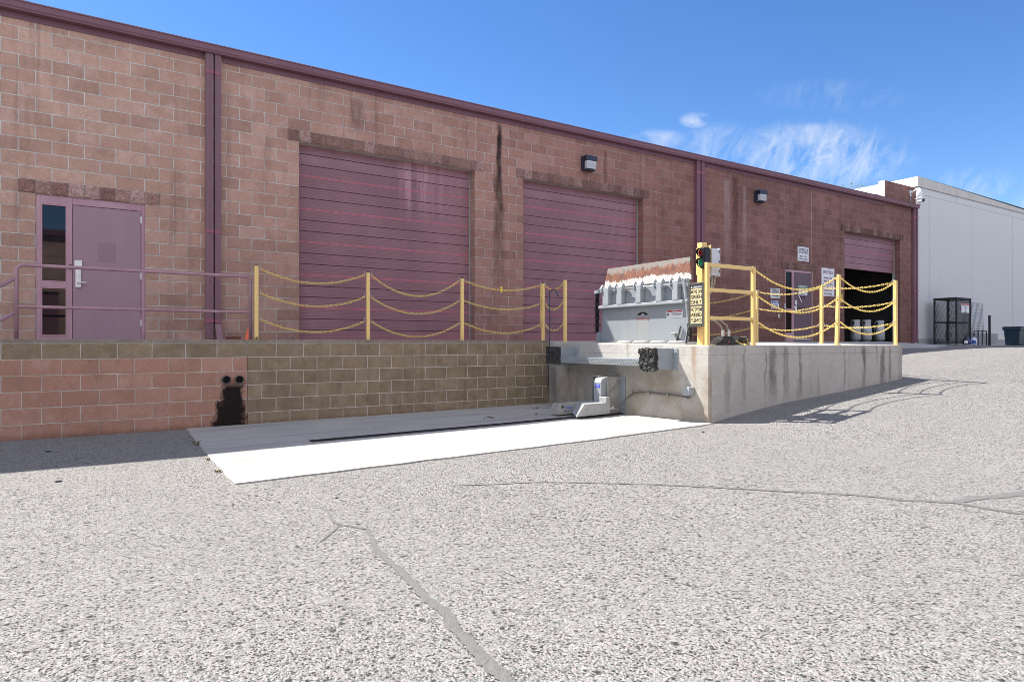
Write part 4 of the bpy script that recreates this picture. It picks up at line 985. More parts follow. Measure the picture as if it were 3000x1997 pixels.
CHG = 'yellow chains slung between the posts'
def chain(P0, P1, sag, label, hang=None):
    P0 = Vector(P0); P1 = Vector(P1); mb = MB()
    def C(t): p = P0.lerp(P1, t); return p - Vector((0, 0, 4 * sag * t * (1 - t)))
    N = 400; pts = [C(i / N) for i in range(N + 1)]
    if hang: pts = [P0 + Vector((.006 * math.sin(i * .03), 0, -hang * i / N)) for i in range(N + 1)]
    L = [0.0]
    for a, b in zip(pts, pts[1:]): L.append(L[-1] + (b - a).length)
    pitch = .0385; nl = max(3, round(L[-1] / pitch)); pitch = L[-1] / nl
    def at(s_):
        lo = 0; hi = N
        while hi - lo > 1:
            m_ = (lo + hi) // 2
            if L[m_] < s_: lo = m_
            else: hi = m_
        k_ = (s_ - L[lo]) / max(1e-9, L[hi] - L[lo]); return pts[lo].lerp(pts[hi], k_)
    hl = pitch / 2 + .0055; hw = .0142
    for i in range(nl):
        a = at(i * pitch); b = at((i + 1) * pitch); d = (b - a).normalized(); c_ = (a + b) / 2
        u = d.cross(Vector((0, 0, 1))); u = u.normalized() if u.length > .05 else Vector((1, 0, 0)); v = u.cross(d)
        tw = R(8) if i % 2 else R(-82); w_ = u * math.cos(tw) + v * math.sin(tw)
        loop = []
        for k in range(10):
            an = 2 * math.pi * k / 10; cx = math.cos(an); sx = math.sin(an)
            loop.append(c_ + d * ((hl - hw) * (1 if cx > 0.01 else -1 if cx < -.01 else 0) + hw * cx) + w_ * (hw * sx))
        mb.tube(loop, .0046, 5, closed=True)
    o = mb.build('safety_chain', 'chain', smooth=True, fix=False)
    return tag(o, label, 'chain', CHG)
LV = ('top', 'middle', 'lowest')
def span(A, B, sags, desc, za=HZ, zb=HZ):
    for lv_, s_, a, b in zip(LV, sags, za, zb):
        chain((A[0], A[1], a - .01), (B[0], B[1], b - .01), s_, f'{lv_} yellow chain {desc}')
span((1.967, 10.2), (3.588, 10.2), (.18, .175, .185), 'between the handrail end post and the next post')
span((3.702, 10.2), (5.333, 10.2), (.31, .25, .25), 'across the middle of the wide left door')
span((5.447, 10.2), (7.098, 10.2), (.135, .125, .17), 'in front of the pier between the two large doors')
span((7.17, 10.145), (7.285, 9.735), (.10, .12, .12), 'of the short span above the left bumper', HZ, (1.13, .78, .37))
span((8.325, 6.283), (10.405 + .06, 6.26), (.26, .265, .265), 'from guard rail to the leaning mid edge post')
span((10.515 + .055, 6.26), (12.29, 6.26), (.21, .19, .20), 'along the dock edge past the leaning post')
span((12.34, 6.315), (12.315, 7.635), (.05, .055, .06), 'on the dock end between far corner post and next one')
span((12.30, 7.745), (12.13, 9.035), (.085, .08, .085), 'on the dock end crossing in front of the receiving door')
span((12.12, 9.145), (12.1, 11.85), (.17, .17, .16), 'seen through the guard rail, reaching back to the wall')
chain((7.085, 10.17, 1.10), (7.085, 10.17, .3), 0, 'spare yellow chain hanging straight down beside a post', hang=.80)
tg = MB(); tg.box(6.19, 6.235, 10.193, 10.197, .945, 1.055); tag(tg.build('chain_tag', 'signyel2', None, .002), 'small yellow tag clipped on the top chain before the block pier', 'tag')
hk = MB(); hk.tube([(7.06, 9.90, -.86), (7.08, 9.905, -.5), (7.11, 9.915, 0), (7.125, 9.925, .5), (7.13, 9.95, .9), (7.13, 9.935, .975), (7.13, 9.88, 1.012), (7.13, 9.79, 1.012), (7.13, 9.72, .97), (7.13, 9.69, .91), (7.13, 9.685, .875)], [.009] * 3 + [.011] * 6 + [.013, .015], 8)
tag(hk.build('pull_hook', 'rod', None, smooth=True), 'long dark blue crook ended pull rod hung over the short chain', 'pull rod')

# handrail at left
hr = thing('handrail', 'worn plum pipe handrail in front of the entrance door', 'railing', (.45, 10.35, 0))
r_ = .0235; Y = 10.35
t1 = MB(); t1.tube([(-.965, Y, .02), (-.965, Y, .93), (-.955, Y, .975), (-.925, Y, 1.0), (-.88, Y, 1.008), (.45, Y, 1.008), (1.77, Y, 1.008), (1.815, Y, 1.0), (1.842, Y, .975), (1.852, Y, .93), (1.852, Y, .02)], r_, 12); t1.build('top_rail', 'rail', hr, smooth=True)
t1 = MB(); t1.tube([(-.965, Y, .472), (1.852, Y, .47)], r_ * .9, 10, caps=False); t1.build('mid_rail', 'rail', hr, smooth=True)
t1 = MB(); t1.tube([(.447, Y, .02), (.447, Y, 1.0)], r_, 12, caps=False); t1.build('post', 'rail', hr, smooth=True)
for z in (.84, .405):
    t1 = MB(); t1.tube([(-.965, Y, z), (-2.4, Y, z - 1.0)], r_ * .95, 10); t1.build('stair_rail', 'rail', hr, smooth=True)

# wheel chocks and loose chain on the dock
def chock(x0, x1, y0, label, ribs):
    t = thing('wheel_chock', label, 'wheel chock', ((x0 + x1) / 2, y0 + .09, -.03), 'rubber wheel chocks')
    w_ = x1 - x0; m = MB(); m.prism([(x0, -.03), (x1, -.03), (x1 - .03, .02), (x1 - w_ * .2, .095), (x0 + w_ * .32, .095)], 'y', y0, y0 + .19); m.build('body', 'rubber', t, .006)
    rb_ = MB()
    for i in range(7):
        f0 = i / 7; xa = lerp(x0 + .01, x0 + w_ * .32, f0); za = lerp(-.02, .095, f0); rb_.box(xa, xa + .012, y0 + .005, y0 + .185, za, za + .012)
        f1 = i / 7; xa = lerp(x0 + w_ * .33, x1 - w_ * .2, f1); rb_.box(xa, xa + .01, y0 + .005, y0 + .185, .094, .104)
    rb_.build('tread_rib', 'rubber' if not ribs else 'conduit', t)
    e = MB(); e.tube([((x0 + x1) / 2 + .02, y0 + .003, .02), ((x0 + x1) / 2 + .02, y0 - .008, .02)], .02, 12); e.build('end_hole', 'brickred', t)
    return t
chock(7.60, 8.02, 6.36, 'black rubber wheel chock left of the other, with smooth dark top', False)
chock(8.03, 8.42, 6.42, 'worn ribbed wheel chock beside the right guard rail upright', True)
lc = MB()
pts = [Vector(p) for p in ((7.98, 6.345, .04), (8.0, 6.30, -.0), (8.02, 6.24, -.015), (8.0, 6.2, -.018), (8.04, 6.225, -.018), (8.1, 6.26, -.018), (8.18, 6.265, -.018), (8.2, 6.3, .02), (8.215, 6.33, .07))]
for a, b in zip(pts, pts[1:]):
    n_ = max(1, round((b - a).length / .035))
    for i in range(n_):
        p = a.lerp(b, (i + .5) / n_); d = (b - a).normalized(); w_ = Vector((0, 0, 1)).cross(d).normalized() if i % 2 else Vector((.2, .3, 1)).normalized()
        lc.tube([p + d * (.018 * math.cos(k * .785)) + w_ * (.011 * math.sin(k * .785)) for k in range(8)], .0036, 5, closed=True)
tag(lc.build('chock_chain', 'chain', smooth=True, fix=False), 'loose yellow chain lying over the dock lip by the chocks', 'chain')

# cone, brick
cn = thing('traffic_cone', 'small orange traffic cone behind the end of the handrail', 'cone', (1.93, 10.9, .03))
m = MB(); m.lathe((1.925, 10.9, .03), [(.085, 0), (.08, .012), (.066, .04), (.016, .215), (.010, .22)], 24); m.build('body', 'orange', cn, smooth=True); BX('base', 'conebase', cn, 1.83, 2.02, 10.8, 11.0, .025, .042, .006)
m = rough_block(1.69, 1.90, 11.45, 11.56, .04, .115, .006, 4, 10); tag(m.build('loose_brick', 'brickred'), 'loose red brick on the walkway by the bent downspout', 'brick')

# ------------------------------------------------------------------ SIGNS ON THE WALL
def wall_sign(name, label, cat, x0, x1, z0, z1, panel, y=FY, border=None, round_=True):
    t = thing(name, label, cat, ((x0 + x1) / 2, y, (z0 + z1) / 2))
    BX('panel', panel, t, x0, x1, y - .008, y - .002, z0, z1, .0025)
    if border:
        b = MB(); i = .014; k = .007
        for q in ((x0 + i, x1 - i, z1 - i - k, z1 - i), (x0 + i, x1 - i, z0 + i, z0 + i + k), (x0 + i, x0 + i + k, z0 + i + k, z1 - i - k), (x1 - i - k, x1 - i, z0 + i + k, z1 - i - k)): b.box(q[0], q[1], y - .0095, y - .008, q[2], q[3])
        b.build('border', border, t)
    return t
ux, uz = (1, 0, 0), (0, 0, 1)
t = wall_sign('hours_sign', 'white shipping and receiving hours sign high above the far door', 'sign', 17.825, 18.405, 2.513, 2.962, 'white', border='navyink')
cx = 18.115
text_mb(['SHIPPING &', 'RECEIVING'], (cx, FY - .0085, 2.83), ux, uz, .48, .155, gap=1.25, bold=.015).build('lettering', 'ink', t)
text_mb([('MON. - FRI.', 1), ('7:00 am to 3:30 pm', .9)], (cx, FY - .0085, 2.63), ux, uz, .46, .13, gap=1.5, bold=.02).build('lettering', 'ink', t)
t = wall_sign('direction_sign', 'white shipping and receiving sign with a black right arrow', 'sign', 16.515, 16.96, 1.328, 1.62, 'white', border='navyink')
text_mb(['SHIPPING &', 'RECEIVING'], (16.7375, FY - .0085, 1.535), ux, uz, .33, .105, gap=1.25, bold=.02).build('lettering', 'ink', t)
ar = MB(); z = 1.405; ar.add([(16.57, FY - .0095, z - .012), (16.82, FY - .0095, z - .012), (16.82, FY - .0095, z + .012), (16.57, FY - .0095, z + .012)], [(0, 1, 2, 3)]); ar.add([(16.82, FY - .0095, z - .035), (16.905, FY - .0095, z), (16.82, FY - .0095, z + .035)], [(0, 1, 2)]); ar.build('arrow', 'ink', t)
t = wall_sign('notice_sign', 'blue topped notice sign asking to ring the bell', 'sign', 16.56, 16.912, 1.02, 1.268, 'white')
BX('header', 'blue', t, 16.57, 16.902, FY - .0095, FY - .008, 1.17, 1.258); text_mb(['NOTICE'], (16.736, FY - .010, 1.215), ux, uz, .26, .06, bold=.015).build('lettering', 'white', t)
text_mb(['PLEASE', 'RING BELL'], (16.736, FY - .0085, 1.095), ux, uz, .28, .11, gap=1.3, bold=.02).build('lettering', 'navyink', t)
t = wall_sign('drivers_sign', 'large white DRIVERS notice with maroon lettering beside the far opening', 'sign', 19.06, 19.765, 1.49, 2.388, 'white', border='maroon')
text_mb(['DRIVERS'], (19.41, FY - .0085, 2.255), ux, uz, .54, .10, bold=.012).build('lettering', 'maroon', t)
text_mb(['Reefer Unit', 'Must Be On', 'and Temp Must', 'Read Between', '32-40 Prior', 'to Loading'], (19.41, FY - .0085, 1.83), ux, uz, .56, .56, gap=1.5, bold=.015).build('lettering', 'maroon', t)
t = wall_sign('step_sign', 'small yellow caution sign at the edge of the far opening', 'sign', 20.0, 20.225, 1.325, 1.66, 'signyel2')
BX('header', 'ink', t, 20.01, 20.215, FY - .0095, FY - .008, 1.575, 1.65); text_mb(['CAUTION'], (20.112, FY - .010, 1.612), ux, uz, .17, .045).build('lettering', 'signyel2', t)
text_mb(['WATCH', 'FOR', 'TRAFFIC'], (20.112, FY - .0085, 1.45), ux, uz, .15, .17, gap=1.6).build('lettering', 'ink', t)
t = wall_sign('parcel_sign', 'white and green package drop sign fixed to the far door', 'sign', 17.9, 18.345, 1.482, 1.765, 'white', y=YF + .006)
BX('header', 'green', t, 17.915, 18.33, YF - .0035, YF - .002, 1.67, 1.752); text_mb(['PACKAGE DROP'], (18.122, YF - .004, 1.711), ux, uz, .36, .055).build('lettering', 'white', t)
text_mb(['PLEASE USE', 'DOOR BELL', 'FOR SERVICE'], (18.122, YF - .0025, 1.575), ux, uz, .32, .15, gap=1.4).build('lettering', 'green', t)
sl = MB(); sl.add([(17.87, YF - .01, 1.47), (17.91, YF - .01, 1.475), (18.06, YF - .01, 1.26), (18.03, YF - .01, 1.245)], [(0, 1, 2, 3)])
sl.add([(17.87, YF - .004, 1.47), (17.91, YF - .004, 1.475), (18.06, YF - .004, 1.26), (18.03, YF - .004, 1.245)], [(3, 2, 1, 0)])
tag(sl.build('paper_slip', 'white'), 'narrow white paper slip hanging crooked on the far door', 'paper')
t = thing('door_bell', 'small white bell push on the block wall below the notice sign', 'door bell', (16.91, FY, .8)); BX('plate', 'white', t, 16.87, 16.955, FY - .02, FY - .002, .755, .865, .004); BX('button', 'ink', t, 16.895, 16.93, FY - .025, FY - .02, .78, .82, .003)
t = thing('card_reader', 'tiny white card reader beside the far door sidelight', 'card reader', (17.2, FY, 1.1)); BX('case', 'white', t, 17.17, 17.225, FY - .03, FY - .002, 1.05, 1.18, .004)
BX('keypad', 'inkgrey', t, 17.182, 17.213, FY - .032, FY - .03, 1.1, 1.15)
# faint things inside the far opening
t = thing('exit_sign', 'faint green lit exit sign deep inside the open doorway', 'exit sign', (37, 20, 3)); 
t.location = (23.9, 25.9, 2.1); BX('face', 'exit', t, 23.75, 24.1, 25.93, 25.99, 2.0, 2.2)
text_mb(['EXIT'], (23.925, 25.929, 2.1), ux, uz, .26, .11).build('lettering', 'white', t)

# ------------------------------------------------------------------ PROPANE CYLINDERS
def cylinder(x, y, z, label, mat='alu', s=1.0, grp='propane cylinders in the far opening'):
    t = thing('propane_cylinder', label, 'gas cylinder', (x, y, z), grp)
    r0 = .175 * s; h_ = .76 * s
    m = MB(); m.lathe((x, y, z), [(r0 * .62, 0), (r0 * .62, .035 * s), (r0 * .9, .06 * s), (r0, .11 * s), (r0, .47 * s), (r0 * .92, .53 * s), (r0 * .6, .57 * s), (.03 * s, .585 * s)], 24); m.build('tank', mat, t, smooth=True)
    c_ = MB(); n = 24; vs = []
    for k in range(n + 1):
        a_ = 2 * math.pi * k / n
        for rr, zz in ((.86, .53), (.86, .755), (.82, .755), (.82, .53)): vs.append((x + r0 * rr * math.cos(a_), y + r0 * rr * math.sin(a_), z + zz * s))
    for k in range(n):
        if k % 8 in (3, 4):
            for zz0, zz1 in ((.70, .755), (.53, .60)):
                a0 = 2 * math.pi * k / n; a1 = 2 * math.pi * (k + 1) / n
                c_.add([(x + r0 * .86 * math.cos(a0), y + r0 * .86 * math.sin(a0), z + zz0 * s), (x + r0 * .86 * math.cos(a1), y + r0 * .86 * math.sin(a1), z + zz0 * s), (x + r0 * .86 * math.cos(a1), y + r0 * .86 * math.sin(a1), z + zz1 * s), (x + r0 * .86 * math.cos(a0), y + r0 * .86 * math.sin(a0), z + zz1 * s)], [(0, 1, 2, 3)])
            continue
        o_ = 4 * k; c_.add([vs[i] for i in range(o_, o_ + 8)], [(0, 4, 5, 1), (1, 5, 6, 2), (2, 6, 7, 3)])
    c_.build('collar_guard', mat, t)
    v = MB(); v.tube([(x, y, z + .57 * s), (x, y, z + .68 * s)], .022 * s, 8); v.tube([(x - .04 * s, y - .05 * s, z + .64 * s), (x + .03 * s, y, z + .64 * s)], .015 * s, 8); v.lathe((x, y, z + .68 * s), [(.04 * s, 0), (.04 * s, .03 * s)], 10); v.build('valve', 'signyel2', t)
    lb_ = MB(); a0 = math.atan2(-y, -x); vs = []
    for k in range(5):
        a_ = a0 + (k - 2) * .12
        for zz in (.28, .4): vs.append((x + (r0 + .002) * math.cos(a_), y + (r0 + .002) * math.sin(a_), z + zz * s))
    lb_.add(vs, [(2 * k, 2 * k + 2, 2 * k + 3, 2 * k + 1) for k in range(4)]); lb_.build('label', 'conduit', t)
    return t
cylinder(21.70, 12.33, .05, 'scuffed silver gas cylinder, leftmost and half hidden in the doorway')
cylinder(22.18, 12.22, .05, 'silver gas cylinder touching its left neighbour in the doorway')
cylinder(23.02, 12.22, .05, 'silver gas cylinder alone at the right, nearest the door track')

# ------------------------------------------------------------------ WHITE BUILDING
wb = thing('white_building', 'large white stucco building with streaked coping beyond the warehouse', 'building', (35, 12, 0))
m = MB(); m.box(25.11, 48, 11.955, 21.8, .16, 5.72); m.box(24.66, 25.1095, 11.956, 21.8, -.3, 4.9); m.build('wall', 'whitewall', wb)
m = MB(); 
def pz_(x): return 6.10 - .0215 * (x - 25.1)
m.add([(25.08, 11.925, 5.735), (48, 11.925, 5.735), (48, 11.925, pz_(48)), (25.08, 11.925, 6.10), (25.08, 21.8, 5.735), (48, 21.8, 5.735), (48, 21.8, pz_(48)), (25.08, 21.8, 6.1)], [(0, 1, 2, 3), (4, 5, 6, 7), (0, 1, 5, 4), (1, 2, 6, 5), (2, 3, 7, 6), (3, 0, 4, 7)])
m.build('coping', ['coping'], wb)
BX('drip_edge', 'footing', wb, 25.09, 48, 11.935, 11.96, 5.7205, 5.7345)
BX('white_side', 'white', wb, 25.072, 25.079, 11.93, 21.8, 5.735, 6.095)
jl = MB(); jl.box(25.6, 48, 11.9515, 11.9549, 5.462, 5.474)
for x, z0_, z1_ in ((26.0, .3, 5.462), (28.1, 5.474, 5.72), (29.4, .3, 5.46), (33.2, .3, 5.46)): jl.box(x - .005, x + .005, 11.952, 11.9549, z0_, z1_)
jl.build('panel_joint', 'line', wb)
m = MB(); m.box(25.113, 48, 11.90, 21.8, -.3, .155); m.build('foundation', 'footing', wb); BX('base_flashing', 'signyel', wb, 31.0, 48, 11.93, 11.953, .1555, .19)

# security camera on the parapet
cam_t = thing('security_camera', 'white security camera on a bracket above the gutter end', 'camera', (24.0, 11.9, 5.2))
m = MB(); m.box(24.50, 24.60, 11.90, 11.949, 5.30, 5.50); m.tube([(24.55, 11.92, 5.36), (24.5, 11.82, 5.43), (24.42, 11.68, 5.47)], .03, 10); m.tube([(24.44, 11.68, 5.47), (24.32, 11.52, 5.45)], .045, 10); m.build('bracket', 'white', cam_t, smooth=True)
m = MB(); m.lathe((24.32, 11.52, 5.12), [(.05, 0), (.09, .04), (.105, .12), (.105, .2), (.06, .31), (.035, .33)], 20); m.build('head', 'white', cam_t, smooth=True)
m = MB(); m.box(24.22, 24.43, 11.40, 11.60, 4.98, 5.09); m.box(24.20, 24.46, 11.37, 11.63, 5.09, 5.103); ch_ = m.build('lens_body', 'white', cam_t, .02)
m = MB(); m.tube([(24.31, 11.385, 5.025), (24.30, 11.365, 5.025)], .045, 16); m.build('lens', 'black', ch_)
m = MB(); m.tube([(24.55, 11.93, 5.3), (24.55, 11.94, 5.0)], .018, 8); m.build('cable_conduit', 'greydark', cam_t)

# ------------------------------------------------------------------ PROPANE CAGE GROUP
cg = thing('gas_cage', 'black mesh gas storage cage against the white building', 'cage', (26.1, 11.2, -.04))
x0, x1, y0, y1, z0, z1 = 25.62, 26.68, 10.9, 11.62, -.04, 1.62
fr = MB()
for x in (x0, x1):
    for y in (y0, y1): fr.box(x - .025, x + .025, y - .025, y + .025, z0, z1)
for z in (z0 + .06, .76, z1 - .025):
    for y in (y0, y1): fr.box(x0 + .025, x1 - .025, y - .02, y + .02, z - .02, z + .02)
    for x in (x0, x1): fr.box(x - .02, x + .02, y0 + .025, y1 - .025, z - .02, z + .02)
fr.box(x0 + .02, x0 + .05, y0 + .27, y0 + .33, .06, z1 - .03)
fr.build('frame', 'blackmat', cg, .003)
BX('roof', 'blackmat', cg, x0 - .03, x1 + .03, y0 - .03, y1 + .03, z1, z1 + .02)
def mesh_panel(P, U, V, nu, nv, r, name, mat, par):
    mb = MB(); P = Vector(P); U = Vector(U); V = Vector(V)
    for i in range(-nv, nu + 1):
        for sgn in (1, -1):
            pts = []
            a0 = i / nu; 
            if sgn == 1: u0, v0, u1, v1 = a0, 0, a0 + nv / nu, 1
            else: u0, v0, u1, v1 = a0 + nv / nu, 0, a0, 1
            def clip(u0, v0, u1, v1):
                if u1 == u0: return None
                ts = [0, 1]
                for lim in (0, 1): ts.append((lim - u0) / (u1 - u0))
                ts = sorted(t_ for t_ in ts if -1e-9 <= t_ <= 1 + 1e-9); best = None
                for ta, tb in zip(ts, ts[1:]):
                    mid = (ta + tb) / 2; um = u0 + (u1 - u0) * mid
                    if 0 <= um <= 1 and tb - ta > 1e-4: best = (ta, tb)
                return best
            c_ = clip(u0, v0, u1, v1)
            if c_:
                A = P + U * (u0 + (u1 - u0) * c_[0]) + V * (v0 + (v1 - v0) * c_[0]); B = P + U * (u0 + (u1 - u0) * c_[1]) + V * (v0 + (v1 - v0) * c_[1])
                mb.tube([A, B], r, 4, caps=False)
    return mb.build(name, mat, par, fix=False)
mesh_panel((x0, y0, z0 + .08), (x1 - x0, 0, 0), (0, 0, z1 - z0 - .1), 22, 36, .0042, 'mesh_side', 'blackmat', cg)
mesh_panel((x0, y0, z0 + .08), (0, y1 - y0, 0), (0, 0, z1 - z0 - .1), 16, 38, .0045, 'mesh_side', 'blackmat', cg)
mesh_panel((x1, y0, z0 + .08), (0, y1 - y0, 0), (0, 0, z1 - z0 - .1), 12, 30, .0042, 'mesh_side', 'blackmat', cg)
t = thing('danger_sign', 'white danger propane storage no smoking sign on the cage', 'sign', (26.22, 10.87, 1.27))
BX('panel', 'white', t, 25.93, 26.52, 10.868, 10.874, 1.10, 1.44, .002); BX('header', 'red', t, 25.945, 26.505, 10.866, 10.868, 1.372, 1.43); text_mb(['DANGER'], (26.225, 10.865, 1.40), ux, uz, .4, .04).build('lettering', 'white', t)
text_mb(['PROPANE', 'STORAGE', 'AREA', 'NO', 'SMOKING'], (26.225, 10.867, 1.235), ux, uz, .46, .23, gap=1.4, bold=.01).build('lettering', 'navyink', t)
cylinder(25.88, 11.2, .0, 'silver gas cylinder at the left inside the black cage', 'tankgrey', .95, 'gas cylinders stored in the cage')
cylinder(26.35, 11.28, .0, 'grey gas cylinder at the right inside the black cage', 'tankgrey', .95, 'gas cylinders stored in the cage')
wp = thing('wire_panel', 'leaning galvanised wire grid panel right of the cage', 'wire panel', (27.5, 11.3, 0))
m = MB()
for i in range(13): x = lerp(26.95, 28.15, i / 12); m.tube([(x, 11.05, .28), (x, 11.1, 1.52)], .008, 5)
for i in range(11): z = lerp(.29, 1.51, i / 10); m.tube([(26.95, 11.055 + .004 * i, z), (28.15, 11.055 + .004 * i, z)], .008, 5)
m.build('grid', 'greydark', wp)
m = MB()
for i in range(5): x = lerp(26.86, 27.24, i / 4); m.tube([(x, 11.18, .25), (x, 11.22, 1.56)], .005, 5)
m.build('second_grid', 'greydark', wp)
lf = thing('low_fence', 'low black bar fence panel in front of the wire grid', 'fence', (27.4, 10.85, -.08)); m = MB()
for x in (26.84, 27.17, 27.5, 27.84): m.box(x - .014, x + .014, 10.83, 10.858, -.12, .45)
m.box(26.84, 27.84, 10.835, 10.853, .45, .475); m.build('bars', 'blackmat', lf)
pp = thing('marker_post', 'short black square post standing by the low fence', 'post', (27.86, 10.75, -.1)); m = MB(); m.box(27.82, 27.9, 10.72, 10.78, -.14, 1.03); m.build('shaft', 'blackmat', pp, .006)
BX('post_cap', 'black', pp, 27.815, 27.905, 10.715, 10.785, 1.03, 1.045, .004)
m = MB(); m.prism([(28.75, -.1), (30.6, -.1), (30.55, .40), (28.75, .40)], 'y', 11.5, 11.85); tag(m.build('concrete_block', 'footing', None, .01), 'grey concrete block against the white wall behind the fence', 'concrete block')
def jug(x, y, body, lab, label):
    t = thing('fluid_jug', label, 'jug', (x, y, -.04), 'fluid jugs beside the cage')
    m = MB(); m.lathe((x, y, -.04), [(.09, 0), (.098, .02), (.098, .17), (.06, .235), (.03, .25), (.03, .275)], 4 * 4); m.build('body', body, t, smooth=True)
    m = MB(); m.tube([(x + .03, y - .03, .19), (x + .09, y - .05, .17), (x + .1, y - .05, .1)], .013, 6); m.build('handle', body, t)
    m = MB(); m.lathe((x, y, .235), [(.034, 0), (.034, .03)], 10); m.build('lid', 'black', t)
    m = MB(); vs = []
    for k in range(7):
        a_ = math.atan2(-y, -x) + (k - 3) * .2
        for zz in (0, .11): vs.append((x + .1 * math.cos(a_), y + .1 * math.sin(a_), -.01 + zz))
    m.add(vs, [(2 * k, 2 * k + 2, 2 * k + 3, 2 * k + 1) for k in range(6)]); m.build('label', lab, t)
jug(26.05, 10.78, 'black', 'white', 'black fluid jug with white and blue label by the cage')
jug(26.32, 10.86, 'jugblue', 'blue', 'solid blue fluid jug between the two others')
jug(26.62, 10.76, 'jugwhite', 'blue', 'milky white fluid jug with blue label at the right')
bn = thing('rubbish_bin', 'dark teal wheeled rubbish bin at the right edge', 'bin', (29.4, 10.5, -.15))
m = MB(); m.add([(29.02, 10.25, -.12), (29.78, 10.25, -.12), (29.78, 10.68, -.12), (29.02, 10.68, -.12), (28.96, 10.2, .56), (29.84, 10.2, .56), (29.84, 10.72, .56), (28.96, 10.72, .56)], [(3, 2, 1, 0), (4, 5, 6, 7), (0, 1, 5, 4), (1, 2, 6, 5), (2, 3, 7, 6), (3, 0, 4, 7)])
m.build('body', 'binblue', bn, .02)
m = MB(); m.box(28.92, 29.88, 10.16, 10.2, .5, .60); m.box(28.92, 28.96, 10.2, 10.72, .5, .6); m.box(29.84, 29.88, 10.2, 10.72, .5, .6); m.box(28.96, 29.84, 10.72, 10.76, .5, .6); m.build('rim', 'binblue', bn, .012)
m = MB(); m.box(28.93, 29.87, 10.17, 10.75, .602, .632); m.build('lid', 'binblue', bn, .012)
m = MB(); 
for x in (29.1, 29.7): m.tube([(x - .03, 10.22, -.1), (x + .03, 10.22, -.1)], .07, 14)
each(m, 'wheel', 'black', bn)

# ------------------------------------------------------------------ distant tree, weeds, stones
def tree(x, y, z0, h_, cr, label):
    t = thing('tree', label, 'tree', (x, y, z0)); rnd = random.Random(5)
    m = MB(); m.tube([(x, y, z0), (x + .1, y, z0 + h_ * .35), (x - .1, y + .1, z0 + h_ * .7), (x, y, z0 + h_ * .92)], [.3, .24, .14, .04], 10)
    for i in range(14):
        a = rnd.uniform(0, 6.28); zz = z0 + h_ * rnd.uniform(.35, .8); l = cr * rnd.uniform(.5, 1.0)
        m.tube([(x, y, zz), (x + .5 * l * math.cos(a), y + .5 * l * math.sin(a), zz + .3 * l), (x + l * math.cos(a), y + l * math.sin(a), zz + .5 * l)], [.1, .06, .02], 6)
    m.build('trunk', 'bark', t)
    c_ = MB(); cen = []
    for i in range(46):
        a = rnd.uniform(0, 6.28); e = rnd.uniform(-.5, 1); r_ = cr * rnd.uniform(.35, 1)
        cen.append((Vector((x + r_ * math.cos(a) * math.sqrt(max(.05, 1 - e * e)), y + r_ * math.sin(a) * math.sqrt(max(.05, 1 - e * e)), z0 + h_ * .68 + e * h_ * .3)), rnd.uniform(.35, .8)))
    for p, s_ in cen:
        for k in range(90):
            q = p + Vector((rnd.gauss(0, 1), rnd.gauss(0, 1), rnd.gauss(0, .8))) * s_ * .6
            u_ = Vector((rnd.uniform(-1, 1), rnd.uniform(-1, 1), rnd.uniform(-1, 1))).normalized(); w_ = u_.orthogonal().normalized()
            l = rnd.uniform(.07, .15); c_.add([q - u_ * l, q + w_ * l * .4, q + u_ * l, q - w_ * l * .4], [(0, 1, 2, 3)])
    c_.build('crown', 'leaf', t, fix=False)
tree(51.0, 28.9, 0, 12.55, 2.3, 'olive green tree top showing above the white building')
def weed(x, y, z, h_, label, seed, n=9, grp='weeds in the joints'):
    rnd = random.Random(seed); m = MB()
    for i in range(n):
        a = rnd.uniform(0, 6.28); l = h_ * rnd.uniform(.5, 1.1); d = Vector((math.cos(a), math.sin(a), 0)); q = Vector((-d.y, d.x, 0)); b = Vector((x, y, z)) + d * rnd.uniform(0, .015) + q * rnd.uniform(-.02, .02)
        w_ = .004 + .05 * h_; m.add([b - q * w_ * .4, b + q * w_ * .4, b + d * l * .4 + q * w_ + Vector((0, 0, l * .7)), b + d * l * .4 - q * w_ + Vector((0, 0, l * .7)), b + d * l * .8 + Vector((0, 0, l))], [(0, 1, 2, 3), (3, 2, 4)])
    return tag(m.build('weed', 'weed', fix=False), label, 'weed', grp)
weed(1.885, 10.15, .05, .08, 'tiny weed at the foot of the first yellow chain post', 1)
weed(.93, 8.62, gz(.93, 8.62), .07, 'largest green weed on the shaded left pad edge', 2, 14)
weed(.925, 7.55, gz(.9, 7.5), .035, 'small dry weed midway down the sunny pad edge', 3)
weed(.92, 6.8, gz(.9, 6.8), .04, 'yellowish weed low on the sunny pad edge', 4, 12)
weed(2.42, 10.14, .05, .05, 'wisp of weed on the wall cap between the first chain posts', 6, 5)
def stone(x, y, s_, label, seed):
    m = MB(); bm = bmesh.new(); bmesh.ops.create_icosphere(bm, subdivisions=2, radius=1)
    for v in bm.verts:
        p = v.co * (1 + .35 * noise.noise(v.co * 1.7 + Vector((seed, 0, 0)))); m.v.append((x + p.x * s_ * 1.3, y + p.y * s_, gz(x, y) + p.z * s_ * .5 + s_ * .25))
    bm.verts.index_update(); m.f = [tuple(v.index for v in f.verts) for f in bm.faces]; m.mi = [0] * len(m.f); bm.free()
    tag(m.build('loose_stone', 'stone'), label, 'stone', 'dark lumps on the asphalt')
stone(-.55, 8.95, .022, 'dark lump on the shaded asphalt below the pink wall', 1)
stone(-.36, 7.1, .022, 'dark lump on the sunny asphalt at the far left', 2)
stone(6.57, 5.74, .018, 'small dark lump in front of the dock corner', 3)
stone(1.57, 5.12, .012, 'small dark lump just below the pad corner', 4)
